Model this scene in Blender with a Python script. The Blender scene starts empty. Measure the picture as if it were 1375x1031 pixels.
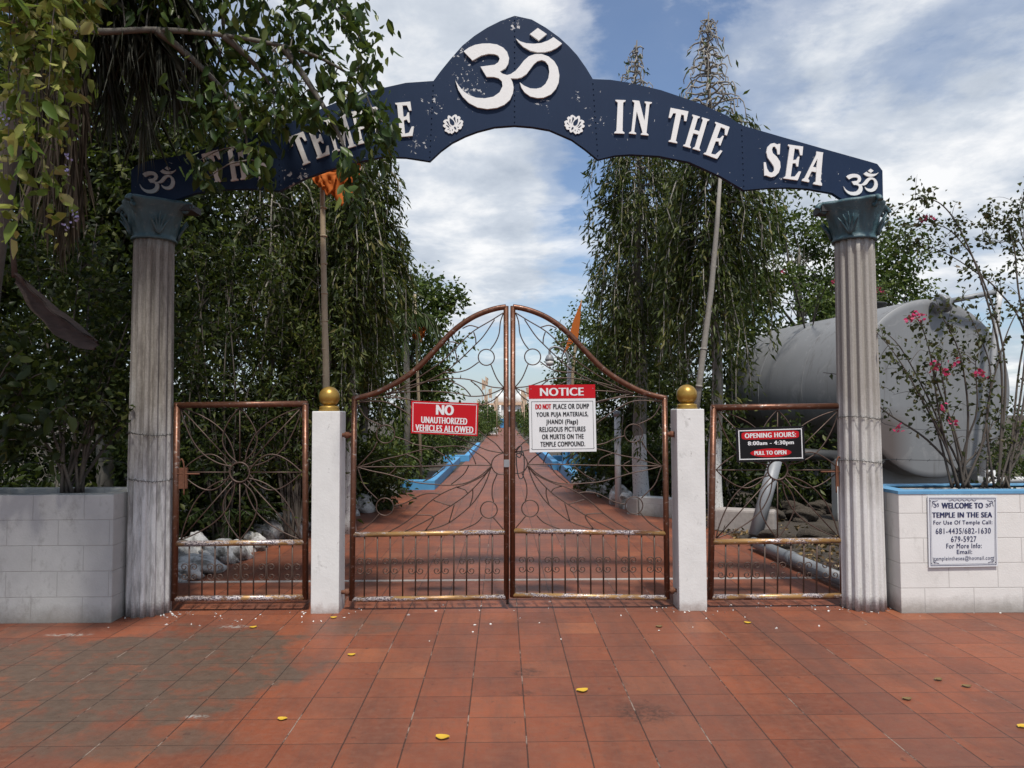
import bpy, bmesh, math, random
import numpy as np
from mathutils import Vector, Matrix
random.seed(11)
rng = np.random.default_rng(11)
S = bpy.context.scene
C = S.collection
rad = math.radians

# ------------------------------------------------------------------ camera
cam_d = bpy.data.cameras.new('camera')
cam_d.lens = 26.0; cam_d.sensor_width = 36.0; cam_d.clip_end = 3000; cam_d.clip_start = 0.05
cam = bpy.data.objects.new('camera', cam_d); C.objects.link(cam)
CR = Matrix.Rotation(rad(-0.70), 3, 'Z') @ Matrix.Rotation(rad(92.51), 3, 'X') @ Matrix.Rotation(rad(-0.24), 3, 'Z')
CP = Vector((0, 0, 1.6))
cam.matrix_world = Matrix.Translation(CP) @ CR.to_4x4()
S.camera = cam
FPX = 26.0/36.0*1375

def ray(px, py): return CR @ Vector(((px-687.5)/FPX, -(py-515.5)/FPX, -1))
def P(px, py, Y):
    d = ray(px, py); return CP + d*((Y-CP.y)/d.y)
def G(px, py, z=0.0):
    d = ray(px, py); return CP + d*((z-CP.z)/d.z)

# ------------------------------------------------------------------ light and exposure
S.view_settings.view_transform = 'Standard'; S.view_settings.look = 'None'
S.view_settings.exposure = 0.25; S.view_settings.gamma = 1.0
S.cycles.max_bounces = 7; S.cycles.transparent_max_bounces = 6
SUN_EL, SUN_AZ = rad(63), rad(170)          # azimuth clockwise from +Y: behind the camera, to the right
sd = Vector((math.sin(SUN_AZ)*math.cos(SUN_EL), math.cos(SUN_AZ)*math.cos(SUN_EL), math.sin(SUN_EL)))
sun_d = bpy.data.lights.new('sun', 'SUN'); sun_d.energy = 3.7; sun_d.angle = rad(4.5); sun_d.color = (1.0, .95, .88)
sun = bpy.data.objects.new('sun', sun_d); C.objects.link(sun)
sun.rotation_euler = (-sd).to_track_quat('-Z', 'Y').to_euler(); sun.location = (4, -6, 12)

class NT:
    def __init__(s, tree): s.t = tree; s.n = tree.nodes; s.l = tree.links
    def node(s, kind, ins=None, **props):
        n = s.n.new(kind)
        for k, v in props.items(): setattr(n, k, v)
        for k, v in (ins or {}).items():
            if isinstance(v, bpy.types.NodeSocket): s.l.new(v, n.inputs[k])
            else: n.inputs[k].default_value = v
        return n
    def math(s, op, a, b=0.0, c=0.0, clamp=False):
        n = s.node('ShaderNodeMath', {0: a, 1: b, 2: c}, operation=op); n.use_clamp = clamp; return n.outputs[0]
    def vmath(s, op, a, b=(0, 0, 0)):
        n = s.node('ShaderNodeVectorMath', {0: a, 1: b}, operation=op)
        return n.outputs['Value'] if op in ('DOT_PRODUCT', 'LENGTH', 'DISTANCE') else n.outputs[0]
    def noise(s, vec, scale, detail=4, rough=.55, dist=0.0):
        return s.node('ShaderNodeTexNoise', {'Vector': vec, 'Scale': scale, 'Detail': detail, 'Roughness': rough, 'Distortion': dist}).outputs['Fac']
    def ramp(s, fac, stops, interp='LINEAR'):
        n = s.node('ShaderNodeValToRGB', {'Fac': fac}); r = n.color_ramp; r.interpolation = interp
        while len(r.elements) < len(stops): r.elements.new(0.5)
        for e, (p, c) in zip(r.elements, stops):
            e.position = p; e.color = (c, c, c, 1) if isinstance(c, (int, float)) else (*c, 1)
        return n.outputs['Color']
    def mix(s, fac, a, b, blend='MIX'):
        n = s.node('ShaderNodeMix', data_type='RGBA', blend_type=blend)
        for k, v in ((0, fac), (6, a), (7, b)):
            if isinstance(v, bpy.types.NodeSocket): s.l.new(v, n.inputs[k])
            elif k == 0: n.inputs[0].default_value = v
            else: n.inputs[k].default_value = (*v, 1) if len(v) == 3 else v
        return n.outputs[2]

world = bpy.data.worlds.new('World'); S.world = world; world.use_nodes = True
w = NT(world.node_tree); w.n.clear()
sky = w.node('ShaderNodeTexSky', sky_type='NISHITA', sun_disc=False)
sky.sun_elevation = SUN_EL; sky.sun_rotation = SUN_AZ; sky.air_density = 1.0; sky.dust_density = 1.0; sky.ozone_density = 2.0
gen = w.node('ShaderNodeTexCoord').outputs['Generated']
sep = w.node('ShaderNodeSeparateXYZ', {0: gen})
dz = w.math('MAXIMUM', w.math('ADD', sep.outputs[2], .16), .04)
flat = w.node('ShaderNodeCombineXYZ', {0: w.math('DIVIDE', sep.outputs[0], dz), 1: w.math('DIVIDE', sep.outputs[1], dz), 2: 0.0}).outputs[0]
nA = w.noise(flat, 1.15, 9, .56, .35)
nB = w.noise(w.vmath('ADD', flat, (7.3, 2.1, .4)), 3.2, 7, .6, .2)
dens = w.math('ADD', w.math('MULTIPLY', nA, .55), w.math('MULTIPLY', nB, .45))
dirn = w.vmath('NORMALIZE', gen)
def bump(px, py, width, amount, acc):
    d = ray(px, py).normalized()
    dot = w.vmath('DOT_PRODUCT', dirn, tuple(d))
    g = w.math('POWER', 2.718, w.math('MULTIPLY', w.math('SUBTRACT', dot, 1.0), 2.0/(width*width)))
    return w.math('ADD', acc, w.math('MULTIPLY', g, amount))
for b in ((620, 280, .14, .17), (560, 30, .16, .17), (840, 60, .10, -.115), (775, 235, .07, -.13), (760, 330, .05, -.07), (650, 480, .10, -.07),
          (1230, 90, .24, .10), (1180, 330, .12, .08), (1340, 150, .10, .07), (1000, 40, .12, -.03), (690, 370, .07, .08), (735, 420, .05, -.1), (1290, 330, .07, -.05)):
    dens = bump(*b, dens)
cov = w.ramp(dens, [(.42, .04), (.50, .5), (.60, 1.0)], 'EASE')
shade = w.math('ADD', w.math('MULTIPLY', w.noise(w.vmath('ADD', flat, (1.7, 9.2, 0)), 3.0, 8, .60, .15), .62), w.math('MULTIPLY', nA, .42))
ccol = w.ramp(shade, [(.36, (.42, .48, .57)), (.51, (.66, .71, .78)), (.62, (1.0, 1.0, 1.0))])
skyc = w.node('ShaderNodeVectorMath', {0: sky.outputs[0], 1: (.128, .131, .137)}, operation='MULTIPLY').outputs[0]
horiz = w.math('POWER', w.math('SUBTRACT', 1.0, w.math('ABSOLUTE', sep.outputs[2]), clamp=True), 9.0)
skyh = w.mix(w.math('MULTIPLY', horiz, .55), skyc, (.46, .56, .68))
final = w.mix(w.math('MULTIPLY', cov, .93), skyh, ccol)
bg = w.node('ShaderNodeBackground', {'Color': final, 'Strength': .86})
w.l.new(bg.outputs[0], w.node('ShaderNodeOutputWorld').inputs[0])

# ------------------------------------------------------------------ materials
def mat(name):
    m = bpy.data.materials.new(name); m.use_nodes = True
    t = NT(m.node_tree); t.n.clear()
    out = t.node('ShaderNodeOutputMaterial')
    b = t.node('ShaderNodeBsdfPrincipled'); t.l.new(b.outputs[0], out.inputs[0])
    t.out = out; t.b = b; t.m = m
    t.pos = t.node('ShaderNodeNewGeometry').outputs['Position']
    return t
def setc(t, col=None, rough=None, metal=None, bump=None, bs=.3, bd=.01, spec=None):
    def put(k, v):
        if isinstance(v, bpy.types.NodeSocket): t.l.new(v, t.b.inputs[k])
        elif v is not None: t.b.inputs[k].default_value = (*v, 1) if isinstance(v, tuple) and len(v) == 3 else v
    put('Base Color', col); put('Roughness', rough); put('Metallic', metal); put('Specular IOR Level', spec)
    if bump is not None:
        n = t.node('ShaderNodeBump', {'Height': bump, 'Strength': bs, 'Distance': bd}); t.l.new(n.outputs[0], t.b.inputs['Normal'])
    return t.m
def simple(name, c, rough=.6, metal=0.0, var=.25, scale=14, bs=.2, spec=.5):
    t = mat(name); n = t.noise(t.pos, scale, 6, .62)
    col = t.mix(n, tuple(x*(1-var) for x in c), tuple(min(1, x*(1+var)) for x in c))
    return setc(t, col, rough, metal, n, bs, .004, spec)
def stretch(t, sx, sy, sz): return t.vmath('MULTIPLY', t.pos, (sx, sy, sz))

def leafmat(name, stops, trans=.32, rough=.45):
    t = mat(name)
    r = t.node('ShaderNodeNewGeometry').outputs['Random Per Island']
    col = t.ramp(r, stops)
    setc(t, col, rough, 0.0, None, spec=.22)
    tr = t.node('ShaderNodeBsdfTranslucent', {'Color': t.mix(.5, col, (.16, .22, .03))})
    mx = t.node('ShaderNodeMixShader', {0: trans, 1: t.b.outputs[0], 2: tr.outputs[0]})
    t.l.new(mx.outputs[0], t.out.inputs[0]); return t.m
M = {}
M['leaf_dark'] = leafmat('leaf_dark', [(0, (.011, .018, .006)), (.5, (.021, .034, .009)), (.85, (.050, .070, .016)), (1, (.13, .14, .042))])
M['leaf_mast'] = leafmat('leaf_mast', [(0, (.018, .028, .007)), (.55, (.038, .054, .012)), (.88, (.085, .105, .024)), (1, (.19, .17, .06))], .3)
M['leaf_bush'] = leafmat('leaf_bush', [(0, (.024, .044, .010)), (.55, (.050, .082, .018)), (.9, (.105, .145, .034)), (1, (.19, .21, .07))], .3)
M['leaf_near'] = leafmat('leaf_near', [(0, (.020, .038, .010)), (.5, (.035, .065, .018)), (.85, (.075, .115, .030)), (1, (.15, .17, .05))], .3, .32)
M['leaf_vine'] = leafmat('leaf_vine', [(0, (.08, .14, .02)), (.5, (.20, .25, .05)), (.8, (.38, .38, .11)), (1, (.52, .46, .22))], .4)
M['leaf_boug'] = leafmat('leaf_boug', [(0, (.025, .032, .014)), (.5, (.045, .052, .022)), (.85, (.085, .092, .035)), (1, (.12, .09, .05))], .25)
M['bract'] = leafmat('pink_bract', [(0, (.42, .02, .09)), (.6, (.58, .04, .15)), (1, (.62, .10, .22))], .35)
M['lilac'] = leafmat('lilac_petal', [(0, (.30, .26, .52)), (1, (.46, .42, .66))], .3)
M['frond_dead'] = leafmat('dry_frond', [(0, (.030, .022, .016)), (.6, (.065, .048, .034)), (1, (.12, .095, .068))], .15, .7)
M['frond_grey'] = leafmat('grey_frond', [(0, (.030, .030, .022)), (.6, (.055, .056, .040)), (1, (.10, .10, .08))], .15, .6)
M['frond_live'] = leafmat('live_frond', [(0, (.022, .040, .012)), (.6, (.045, .075, .022)), (1, (.09, .12, .04))], .25)
M['leaf_yellow'] = leafmat('yellow_leaf', [(0, (.60, .36, .03)), (1, (.66, .44, .06))], .2)
M['litter'] = leafmat('leaf_litter', [(0, (.06, .035, .02)), (.5, (.15, .10, .05)), (.85, (.28, .19, .08)), (1, (.40, .32, .2))], .1, .8)

def barkmat(name, c, white_to=None):
    t = mat(name); n = t.noise(stretch(t, 1, 1, .35), 26, 6, .65); n2 = t.noise(t.pos, 5, 3)
    col = t.mix(n, tuple(x*.5 for x in c), tuple(x*1.35 for x in c)); col = t.mix(t.math('MULTIPLY', n2, .5), col, (.22, .21, .18))
    if white_to:
        z = t.node('ShaderNodeSeparateXYZ', {0: t.pos}).outputs[2]
        m_ = t.math('LESS_THAN', t.math('ADD', z, t.math('MULTIPLY', n2, .10)), white_to)
        m_ = t.math('MULTIPLY', m_, t.ramp(t.noise(t.pos, 40, 4, .6), [(.34, 0.0), (.42, 1.0)]))
        col = t.mix(m_, col, (.52, .52, .50))
    return setc(t, col, .9, 0, n, .6, .02)
M['bark'] = barkmat('grey_bark', (.13, .115, .095))
M['bark_white'] = barkmat('whitewashed_bark', (.15, .135, .115), 1.32)
M['twig'] = simple('twig_grey', (.25, .23, .20), .85, 0, .4, 30)
M['stem'] = simple('brown_stem', (.075, .062, .050), .85, 0, .4, 30)
M['bamboo'] = simple('bamboo_cane', (.32, .25, .16), .55, 0, .3, 18)

def painted_concrete():
    t = mat('white_painted_concrete'); n = t.noise(t.pos, 5, 7, .62); f = t.noise(t.pos, 60, 5, .6)
    col = t.mix(n, (.52, .52, .50), (.72, .72, .70))
    d = t.ramp(t.noise(stretch(t, 1, 1, .5), 9, 7, .7), [(.60, 0.0), (.72, 1.0)])
    col = t.mix(t.math('MULTIPLY', d, .55), col, (.26, .25, .23))
    z = t.node('ShaderNodeSeparateXYZ', {0: t.pos}).outputs[2]
    low = t.ramp(t.math('ADD', z, t.math('MULTIPLY', t.noise(t.pos, 14, 7, .75), .22)), [(.10, 1.0), (.20, 0.0)])
    col = t.mix(t.math('MULTIPLY', low, .7), col, (.20, .13, .10))
    pk = t.ramp(t.noise(stretch(t, 1, 1, .7), 12, 8, .75, .4), [(.645, 0.0), (.66, 1.0)])
    col = t.mix(t.math('MULTIPLY', pk, .7), col, (.30, .29, .27))
    return setc(t, col, .75, 0, t.math('ADD', n, t.math('MULTIPLY', f, .4)), .35, .01)
M['post_white'] = painted_concrete()

def blockwork(name, a, b, dirt):
    t = mat(name)
    s = t.node('ShaderNodeSeparateXYZ', {0: t.pos})
    v = t.node('ShaderNodeCombineXYZ', {0: t.math('ADD', s.outputs[0], s.outputs[1]), 1: s.outputs[2], 2: 0.0}).outputs[0]
    br = t.node('ShaderNodeTexBrick', {'Vector': v, 'Color1': (1, 1, 1, 1), 'Color2': (.92, .92, .92, 1), 'Mortar': (0, 0, 0, 1), 'Scale': 1.0,
                'Mortar Size': .004, 'Mortar Smooth': .4, 'Brick Width': .40, 'Row Height': .2})
    br.offset = .5
    n = t.noise(t.pos, 4.5, 7, .65); f = t.noise(t.pos, 75, 5, .6)
    col = t.mix(n, a, b)
    col = t.mix(t.math('MULTIPLY', t.ramp(t.noise(stretch(t, 1, 1, .6), 7, 8, .72), [(.55, 0.0), (.75, 1.0)]), dirt), col, (.20, .19, .17))
    low = t.ramp(t.math('ADD', s.outputs[2], t.math('MULTIPLY', t.noise(t.pos, 12, 5, .7), .14)), [(.09, 1.0), (.22, 0.0)])
    col = t.mix(t.math('MULTIPLY', low, .7), col, (.16, .14, .115))
    m_ = t.math('SUBTRACT', 1.0, br.outputs['Color'], clamp=True)
    col = t.mix(t.math('MULTIPLY', m_, .42), col, (.24, .23, .21))
    h = t.math('ADD', t.math('MULTIPLY', br.outputs['Color'], .8), t.math('ADD', t.math('MULTIPLY', n, .35), t.math('MULTIPLY', f, .3)))
    return setc(t, col, .85, 0, h, .5, .012)
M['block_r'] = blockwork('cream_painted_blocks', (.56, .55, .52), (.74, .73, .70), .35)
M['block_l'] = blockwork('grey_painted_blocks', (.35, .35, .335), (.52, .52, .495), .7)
M['rim_blue'] = simple('light_blue_paint', (.10, .27, .44), .55, 0, .25, 9)
M['kerb_blue'] = simple('kerb_blue_paint', (.07, .27, .50), .6, 0, .25, 6)

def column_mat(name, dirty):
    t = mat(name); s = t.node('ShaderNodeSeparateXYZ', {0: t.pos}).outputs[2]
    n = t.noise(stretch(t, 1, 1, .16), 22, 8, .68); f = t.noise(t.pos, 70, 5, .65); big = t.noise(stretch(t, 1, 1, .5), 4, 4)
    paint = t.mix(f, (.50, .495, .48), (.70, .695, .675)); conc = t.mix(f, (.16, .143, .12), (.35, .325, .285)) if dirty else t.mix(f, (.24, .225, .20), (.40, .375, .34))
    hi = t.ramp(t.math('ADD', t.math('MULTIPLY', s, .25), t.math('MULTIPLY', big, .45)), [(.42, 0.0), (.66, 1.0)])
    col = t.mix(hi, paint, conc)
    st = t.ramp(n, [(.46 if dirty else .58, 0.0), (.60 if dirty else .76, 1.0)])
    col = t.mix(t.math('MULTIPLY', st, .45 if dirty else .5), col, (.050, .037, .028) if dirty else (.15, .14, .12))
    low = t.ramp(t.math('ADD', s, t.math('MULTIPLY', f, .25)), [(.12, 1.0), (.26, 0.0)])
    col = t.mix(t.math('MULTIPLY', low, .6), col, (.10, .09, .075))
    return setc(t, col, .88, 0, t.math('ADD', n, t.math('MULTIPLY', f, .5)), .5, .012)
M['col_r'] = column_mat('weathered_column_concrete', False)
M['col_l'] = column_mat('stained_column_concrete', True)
def capital_mat():
    t = mat('blue_green_capital'); n = t.noise(t.pos, 16, 7, .65); f = t.noise(t.pos, 60, 4)
    col = t.mix(n, (.020, .052, .068), (.070, .140, .158))
    col = t.mix(t.ramp(t.noise(t.pos, 24, 6, .7), [(.56, 0.0), (.70, .7)]), col, (.16, .19, .18))
    return setc(t, col, .5, 0, t.math('ADD', n, t.math('MULTIPLY', f, .3)), .5, .012)
M['capital'] = capital_mat()

def navy():
    t = mat('chipped_navy_paint'); s = t.node('ShaderNodeSeparateXYZ', {0: t.pos})
    n = t.noise(t.pos, 3, 5); streak = t.noise(stretch(t, 1, 1, .07), 20, 5, .6)
    col = t.mix(n, (.0065, .0175, .046), (.011, .027, .064)); col = t.mix(t.math('MULTIPLY', streak, .35), col, (.018, .032, .074))
    zone = 0.0
    for px, py, rr in ((628, 118, .24), (580, 140, .16), (625, 75, .20), (690, 32, .14), (800, 165, .13), (775, 130, .10), (730, 140, .12), (1098, 232, .14), (1042, 240, .12), (1060, 205, .10), (560, 190, .14), (395, 240, .2), (1155, 210, .05)):
        zone = t.math('MAXIMUM', zone, t.ramp(t.math('DIVIDE', t.vmath('DISTANCE', t.pos, tuple(P(px, py, 6.14))), rr), [(.25, 1.0), (1.0, 0.0)]))
    chip = t.math('ADD', t.noise(t.pos, 27, 6, .66, .5), t.math('MULTIPLY', t.math('SUBTRACT', zone, 1.0), .10))
    chip = t.math('ADD', chip, t.math('MULTIPLY', zone, .012))
    m_ = t.ramp(chip, [(.585, 0.0), (.60, 1.0)])
    col = t.mix(m_, col, t.mix(t.noise(t.pos, 50, 3), (.30, .30, .30), (.66, .66, .66)))
    return setc(t, col, .55, 0, t.math('SUBTRACT', streak, m_), .25, .004, .18)
M['navy'] = navy()
M['letter'] = simple('white_letter_paint', (.74, .735, .715), .55, 0, .08, 40)
M['letter_grey'] = simple('grey_letter_paint', (.40, .42, .42), .6, 0, .15, 40)

def copper(name, worn):
    t = mat(name); n = t.noise(t.pos, 24, 7, .66); f = t.noise(t.pos, 90, 4)
    col = t.mix(n, (.055, .023, .014), (.19, .080, .043))
    chip = t.ramp(t.noise(stretch(t, .5, 1, 1), 30, 7, .72, .3), [(.575, 0.0), (.63, 1.0)])
    col = t.mix(t.math('MULTIPLY', chip, .8), col, (.30, .25, .22))
    metal = .55
    if worn:
        a = t.ramp(t.noise(stretch(t, .22, 1, 1), 13, 5, .6), [(.36, 0.0), (.52, 1.0)])
        col = t.mix(t.math('MULTIPLY', a, .8), col, (.42, .25, .09))
        b = t.ramp(t.noise(stretch(t, .3, 1, 1), 17, 8, .78), [(.485, 0.0), (.54, 1.0)])
        col = t.mix(b, col, t.mix(t.ramp(f, [(.42, 0.0), (.56, 1.0)]), (.07, .055, .075), (.58, .52, .50)))
        metal = .35
    return setc(t, col, t.ramp(n, [(.3, .30), (.8, .55)]), metal, n, .35, .004)
M['copper'] = copper('copper_brown_paint', False)
M['copper_worn'] = copper('worn_gold_brown_paint', True)
def wire_mat():
    t = mat('rusty_wire_rod'); n = t.noise(t.pos, 40, 6, .65)
    return setc(t, t.mix(n, (.030, .018, .014), (.13, .085, .065)), .5, .4, n, .3, .003)
M['rod'] = wire_mat()
M['rust'] = simple('rusty_iron', (.16, .065, .035), .8, .2, .5, 40, .5)
def gold():
    t = mat('gold_paint'); n = t.noise(t.pos, 20, 6, .6)
    col = t.mix(n, (.24, .135, .022), (.46, .29, .065))
    return setc(t, col, .38, .55, n, .15, .003)
M['gold'] = gold()
M['red'] = simple('sign_red', (.44, .010, .016), .45, 0, .06, 10, .03, .15)
M['white'] = simple('sign_white', (.66, .67, .67), .4, 0, .04, 8, .03)
M['black'] = simple('sign_black', (.008, .008, .009), .4, 0, .2, 10, .03, .2)
M['ink'] = simple('black_ink', (.015, .015, .018), .5, 0, .1, 10, 0)
M['ink_blue'] = simple('navy_ink', (.018, .025, .085), .5, 0, .1, 10, 0)
M['paper'] = simple('welcome_board_white', (.62, .64, .66), .5, 0, .06, 6, .05)
def tank_mat():
    t = mat('grey_tank_paint'); s = t.node('ShaderNodeSeparateXYZ', {0: t.pos}); n = t.noise(t.pos, 1.6, 6, .6); f = t.noise(stretch(t, 1, 1, .25), 6, 7, .65)
    col = t.mix(n, (.155, .161, .167), (.225, .231, .238)); col = t.mix(t.math('MULTIPLY', f, .35), col, (.24, .24, .235))
    rs = t.ramp(t.noise(stretch(t, 1.2, 1.2, .10), 5, 7, .7), [(.54, 0.0), (.70, 1.0)]); col = t.mix(t.math('MULTIPLY', rs, .55), col, (.085, .075, .068))
    pt = t.ramp(t.noise(t.pos, 2.6, 6, .7, .5), [(.58, 0.0), (.62, 1.0)]); col = t.mix(t.math('MULTIPLY', pt, .35), col, (.30, .30, .295))
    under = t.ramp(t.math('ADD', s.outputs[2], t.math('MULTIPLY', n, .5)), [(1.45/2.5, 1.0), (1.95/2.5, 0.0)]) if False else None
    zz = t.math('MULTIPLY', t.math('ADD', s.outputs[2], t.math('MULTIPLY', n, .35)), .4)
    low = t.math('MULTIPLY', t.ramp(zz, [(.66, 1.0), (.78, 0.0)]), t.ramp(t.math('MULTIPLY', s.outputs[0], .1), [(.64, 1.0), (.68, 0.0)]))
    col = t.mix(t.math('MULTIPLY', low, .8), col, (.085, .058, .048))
    return setc(t, col, .55, .1, f, .12, .01)
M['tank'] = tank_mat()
M['pipe_grey'] = simple('grey_pipe', (.23, .24, .25), .5, .1, .2, 14)
M['pipe_white'] = simple('white_pipe', (.58, .58, .57), .5, 0, .12, 14)
M['dark_iron'] = simple('dark_iron', (.045, .045, .045), .6, .4, .4, 20)
M['orange'] = leafmat('orange_cloth', [(0, (.62, .17, .035)), (1, (.62, .17, .035))], .35, .8)
M['peach'] = leafmat('faded_flag_cloth', [(0, (.52, .30, .20)), (.6, (.62, .44, .33)), (1, (.55, .26, .16))], .35, .8)
def rockm():
    t = mat('whitewashed_rock'); n = t.noise(t.pos, 7, 8, .68); f = t.noise(t.pos, 40, 5)
    col = t.mix(f, (.50, .49, .46), (.70, .69, .66)); col = t.mix(t.ramp(n, [(.46, 0.0), (.60, .85)]), col, (.10, .09, .07))
    return setc(t, col, .9, 0, t.math('ADD', n, t.math('MULTIPLY', f, .4)), .8, .03)
M['rock'] = rockm()
def soilm():
    t = mat('dark_soil'); n = t.noise(t.pos, 6, 8, .7); f = t.noise(t.pos, 45, 6, .7)
    col = t.mix(n, (.030, .024, .018), (.085, .068, .05)); col = t.mix(t.ramp(f, [(.55, 0.0), (.7, .7)]), col, (.15, .12, .085))
    return setc(t, col, .95, 0, t.math('ADD', n, f), .9, .04)
M['soil'] = soilm()
M['grass_ground'] = simple('dry_verge', (.13, .125, .06), .95, 0, .5, 9, .6)
M['temple_white'] = simple('temple_plaster', (.62, .62, .60), .8, 0, .1, 2)
M['temple_trim'] = simple('temple_peach_trim', (.55, .36, .24), .8, 0, .1, 2)
M['temple_dark'] = simple('temple_dark_opening', (.035, .03, .03), .7, 0, .2, 2)
M['strip'] = simple('pale_concrete_strip', (.30, .27, .25), .9, 0, .35, 20)
M['chip'] = simple('fallen_paint_chip', (.66, .65, .62), .8, 0, .1, 20)

def tilem():
    t = mat('terracotta_floor_tiles'); s = t.node('ShaderNodeSeparateXYZ', {0: t.pos})
    ux = t.math('DIVIDE', t.math('SUBTRACT', s.outputs[0], .11), .3); uy = t.math('DIVIDE', t.math('SUBTRACT', s.outputs[1], 3.41), .3)
    wob = t.math('MULTIPLY', t.math('SUBTRACT', t.noise(t.pos, 18, 4), .5), .016)
    def edge(u):
        fr = t.math('FRACT', t.math('ADD', u, wob)); return t.math('SUBTRACT', .5, t.math('ABSOLUTE', t.math('SUBTRACT', fr, .5)))
    ex, ey = edge(ux), edge(uy)
    gx = t.ramp(ex, [(.008, 1.0), (.0145, 0.0)]); gy = t.ramp(ey, [(.0055, 1.0), (.0105, 0.0)])
    grout = t.math('MAXIMUM', gx, gy)
    cell = t.node('ShaderNodeCombineXYZ', {0: t.math('FLOOR', ux), 1: t.math('FLOOR', uy), 2: 0.0}).outputs[0]
    rnd = t.node('ShaderNodeTexWhiteNoise', {0: cell}, noise_dimensions='3D'); r1 = rnd.outputs['Value']
    cx = t.node('ShaderNodeTexWhiteNoise', {'W': t.math('FLOOR', ux)}, noise_dimensions='1D').outputs['Value']
    base = t.ramp(r1, [(0, (.170, .050, .026)), (.2, (.205, .061, .030)), (.75, (.235, .069, .032)), (.93, (.252, .077, .036)), (1, (.272, .092, .043))])
    n = t.noise(t.pos, 1.35, 9, .68); f = t.noise(t.pos, 24, 8, .70); fine = t.noise(t.pos, 190, 3, .6)
    base = t.mix(t.math('MULTIPLY', t.ramp(n, [(.42, 0.0), (.62, 1.0)]), .54), base, (.100, .043, .030))
    trk = t.ramp(t.noise(stretch(t, 2.3, .30, 1), 1.5, 8, .66), [(.47, 0.0), (.62, 1.0)]); base = t.mix(t.math('MULTIPLY', trk, .42), base, (.080, .040, .030))
    gr = t.ramp(t.noise(stretch(t, 3, .6, 1), 9, 8, .74), [(.54, 0.0), (.68, 1.0)]); base = t.mix(t.math('MULTIPLY', gr, .38), base, (.075, .048, .038))
    base = t.mix(t.math('MULTIPLY', t.ramp(t.noise(stretch(t, 1, 2.2, 1), 9, 8, .7), [(.46, 0.0), (.70, 1.0)]), .40), base, (.20, .095, .060))
    base = t.mix(t.math('MULTIPLY', t.ramp(f, [(.50, 0.0), (.70, 1.0)]), .35), base, (.21, .105, .068))
    base = t.mix(t.math('MULTIPLY', t.ramp(fine, [(.56, 0.0), (.72, 1.0)]), .35), base, (.10, .045, .032))
    # two columns of tiles that were laid darker
    dcol = t.math('MULTIPLY', t.ramp(cx, [(.72, 0.0), (.80, 1.0)]), .30)
    base = t.mix(dcol, base, (.10, .055, .045))
    # algae and soot stain, left of the gate
    def blob(x, y, rx, ry, soft=.35):
        d = t.node('ShaderNodeVectorMath', {0: t.vmath('SUBTRACT', t.pos, (x, y, 0)), 1: (1/rx, 1/ry, 0)}, operation='MULTIPLY').outputs[0]
        L = t.math('ADD', t.vmath('LENGTH', d), t.math('MULTIPLY', t.math('SUBTRACT', t.noise(t.pos, 2.6, 8, .66), .5), 1.3))
        return t.ramp(L, [(1-soft, 1.0), (1+soft, 0.0)])
    st = t.math('MAXIMUM', blob(-2.3, 4.8, 1.15, 1.0, .16), t.math('MULTIPLY', blob(-3.4, 4.5, 1.1, 1.2), .95))
    st = t.math('MAXIMUM', st, t.math('MULTIPLY', blob(-1.1, 5.75, .45, .25), .6))
    st = t.math('MAXIMUM', st, t.math('MULTIPLY', blob(-2.0, 3.75, .8, .22), .8))
    pat = t.ramp(t.noise(t.pos, 5.5, 8, .7, .3), [(.37, .28), (.51, 1.0)])
    base = t.mix(t.math('MULTIPLY', t.math('MULTIPLY', st, pat), .88), base, t.mix(t.noise(t.pos, 13, 8, .75), (.032, .023, .016), (.150, .113, .085)))
    spots = t.ramp(t.noise(t.pos, 11, 5, .6, .4), [(.665, 0.0), (.70, 1.0)])
    base = t.mix(t.math('MULTIPLY', spots, .55), base, (.06, .028, .022))
    oil = t.math('MULTIPLY', t.math('MAXIMUM', blob(.12, 4.7, .13, .1, .5), t.math('MAXIMUM', blob(.1, 4.35, .09, .06, .5), blob(.75, 4.05, .2, .16, .5))), .65)
    oil = t.math('MULTIPLY', oil, t.ramp(t.noise(t.pos, 34, 7, .72, .6), [(.44, .05), (.56, 1.0)]))
    base = t.mix(oil, base, (.045, .026, .020))
    g1, g2, g3 = G(312, 841), G(90, 852), G(262, 962)
    wsp = t.math('MAXIMUM', blob(g1.x, g1.y, .15, .06, .5), t.math('MAXIMUM', blob(g2.x, g2.y, .22, .05, .5), blob(g3.x, g3.y, .08, .03, .5)))
    base = t.mix(t.math('MULTIPLY', wsp, t.ramp(t.noise(t.pos, 17, 8, .75, .5), [(.46, 0.0), (.56, .75)])), base, (.33, .32, .29))
    lime = t.ramp(t.noise(stretch(t, 1, 1.6, 1), 7.5, 7, .72, .5), [(.67, 0.0), (.76, 1.0)])
    base = t.mix(t.math('MULTIPLY', lime, .55), base, (.36, .33, .30))
    gl = t.ramp(t.noise(t.pos, 3.4, 5, .7), [(.56, 0.0), (.62, 1.0)])
    gcol = t.mix(t.math('MULTIPLY', gl, gx), (.030, .020, .016), (.27, .21, .17))
    col = t.mix(t.math('MULTIPLY', grout, .85), base, gcol)
    h = t.math('ADD', t.math('MULTIPLY', grout, -1.0), t.math('MULTIPLY', f, .35)); h = t.math('ADD', h, t.math('MULTIPLY', r1, .3))
    return setc(t, col, t.ramp(t.math('ADD', t.math('MULTIPLY', f, .7), t.math('MULTIPLY', fine, .3)), [(.3, .38), (.7, .68)]), 0, h, .35, .006, spec=.28)
M['tile'] = tilem()

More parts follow.
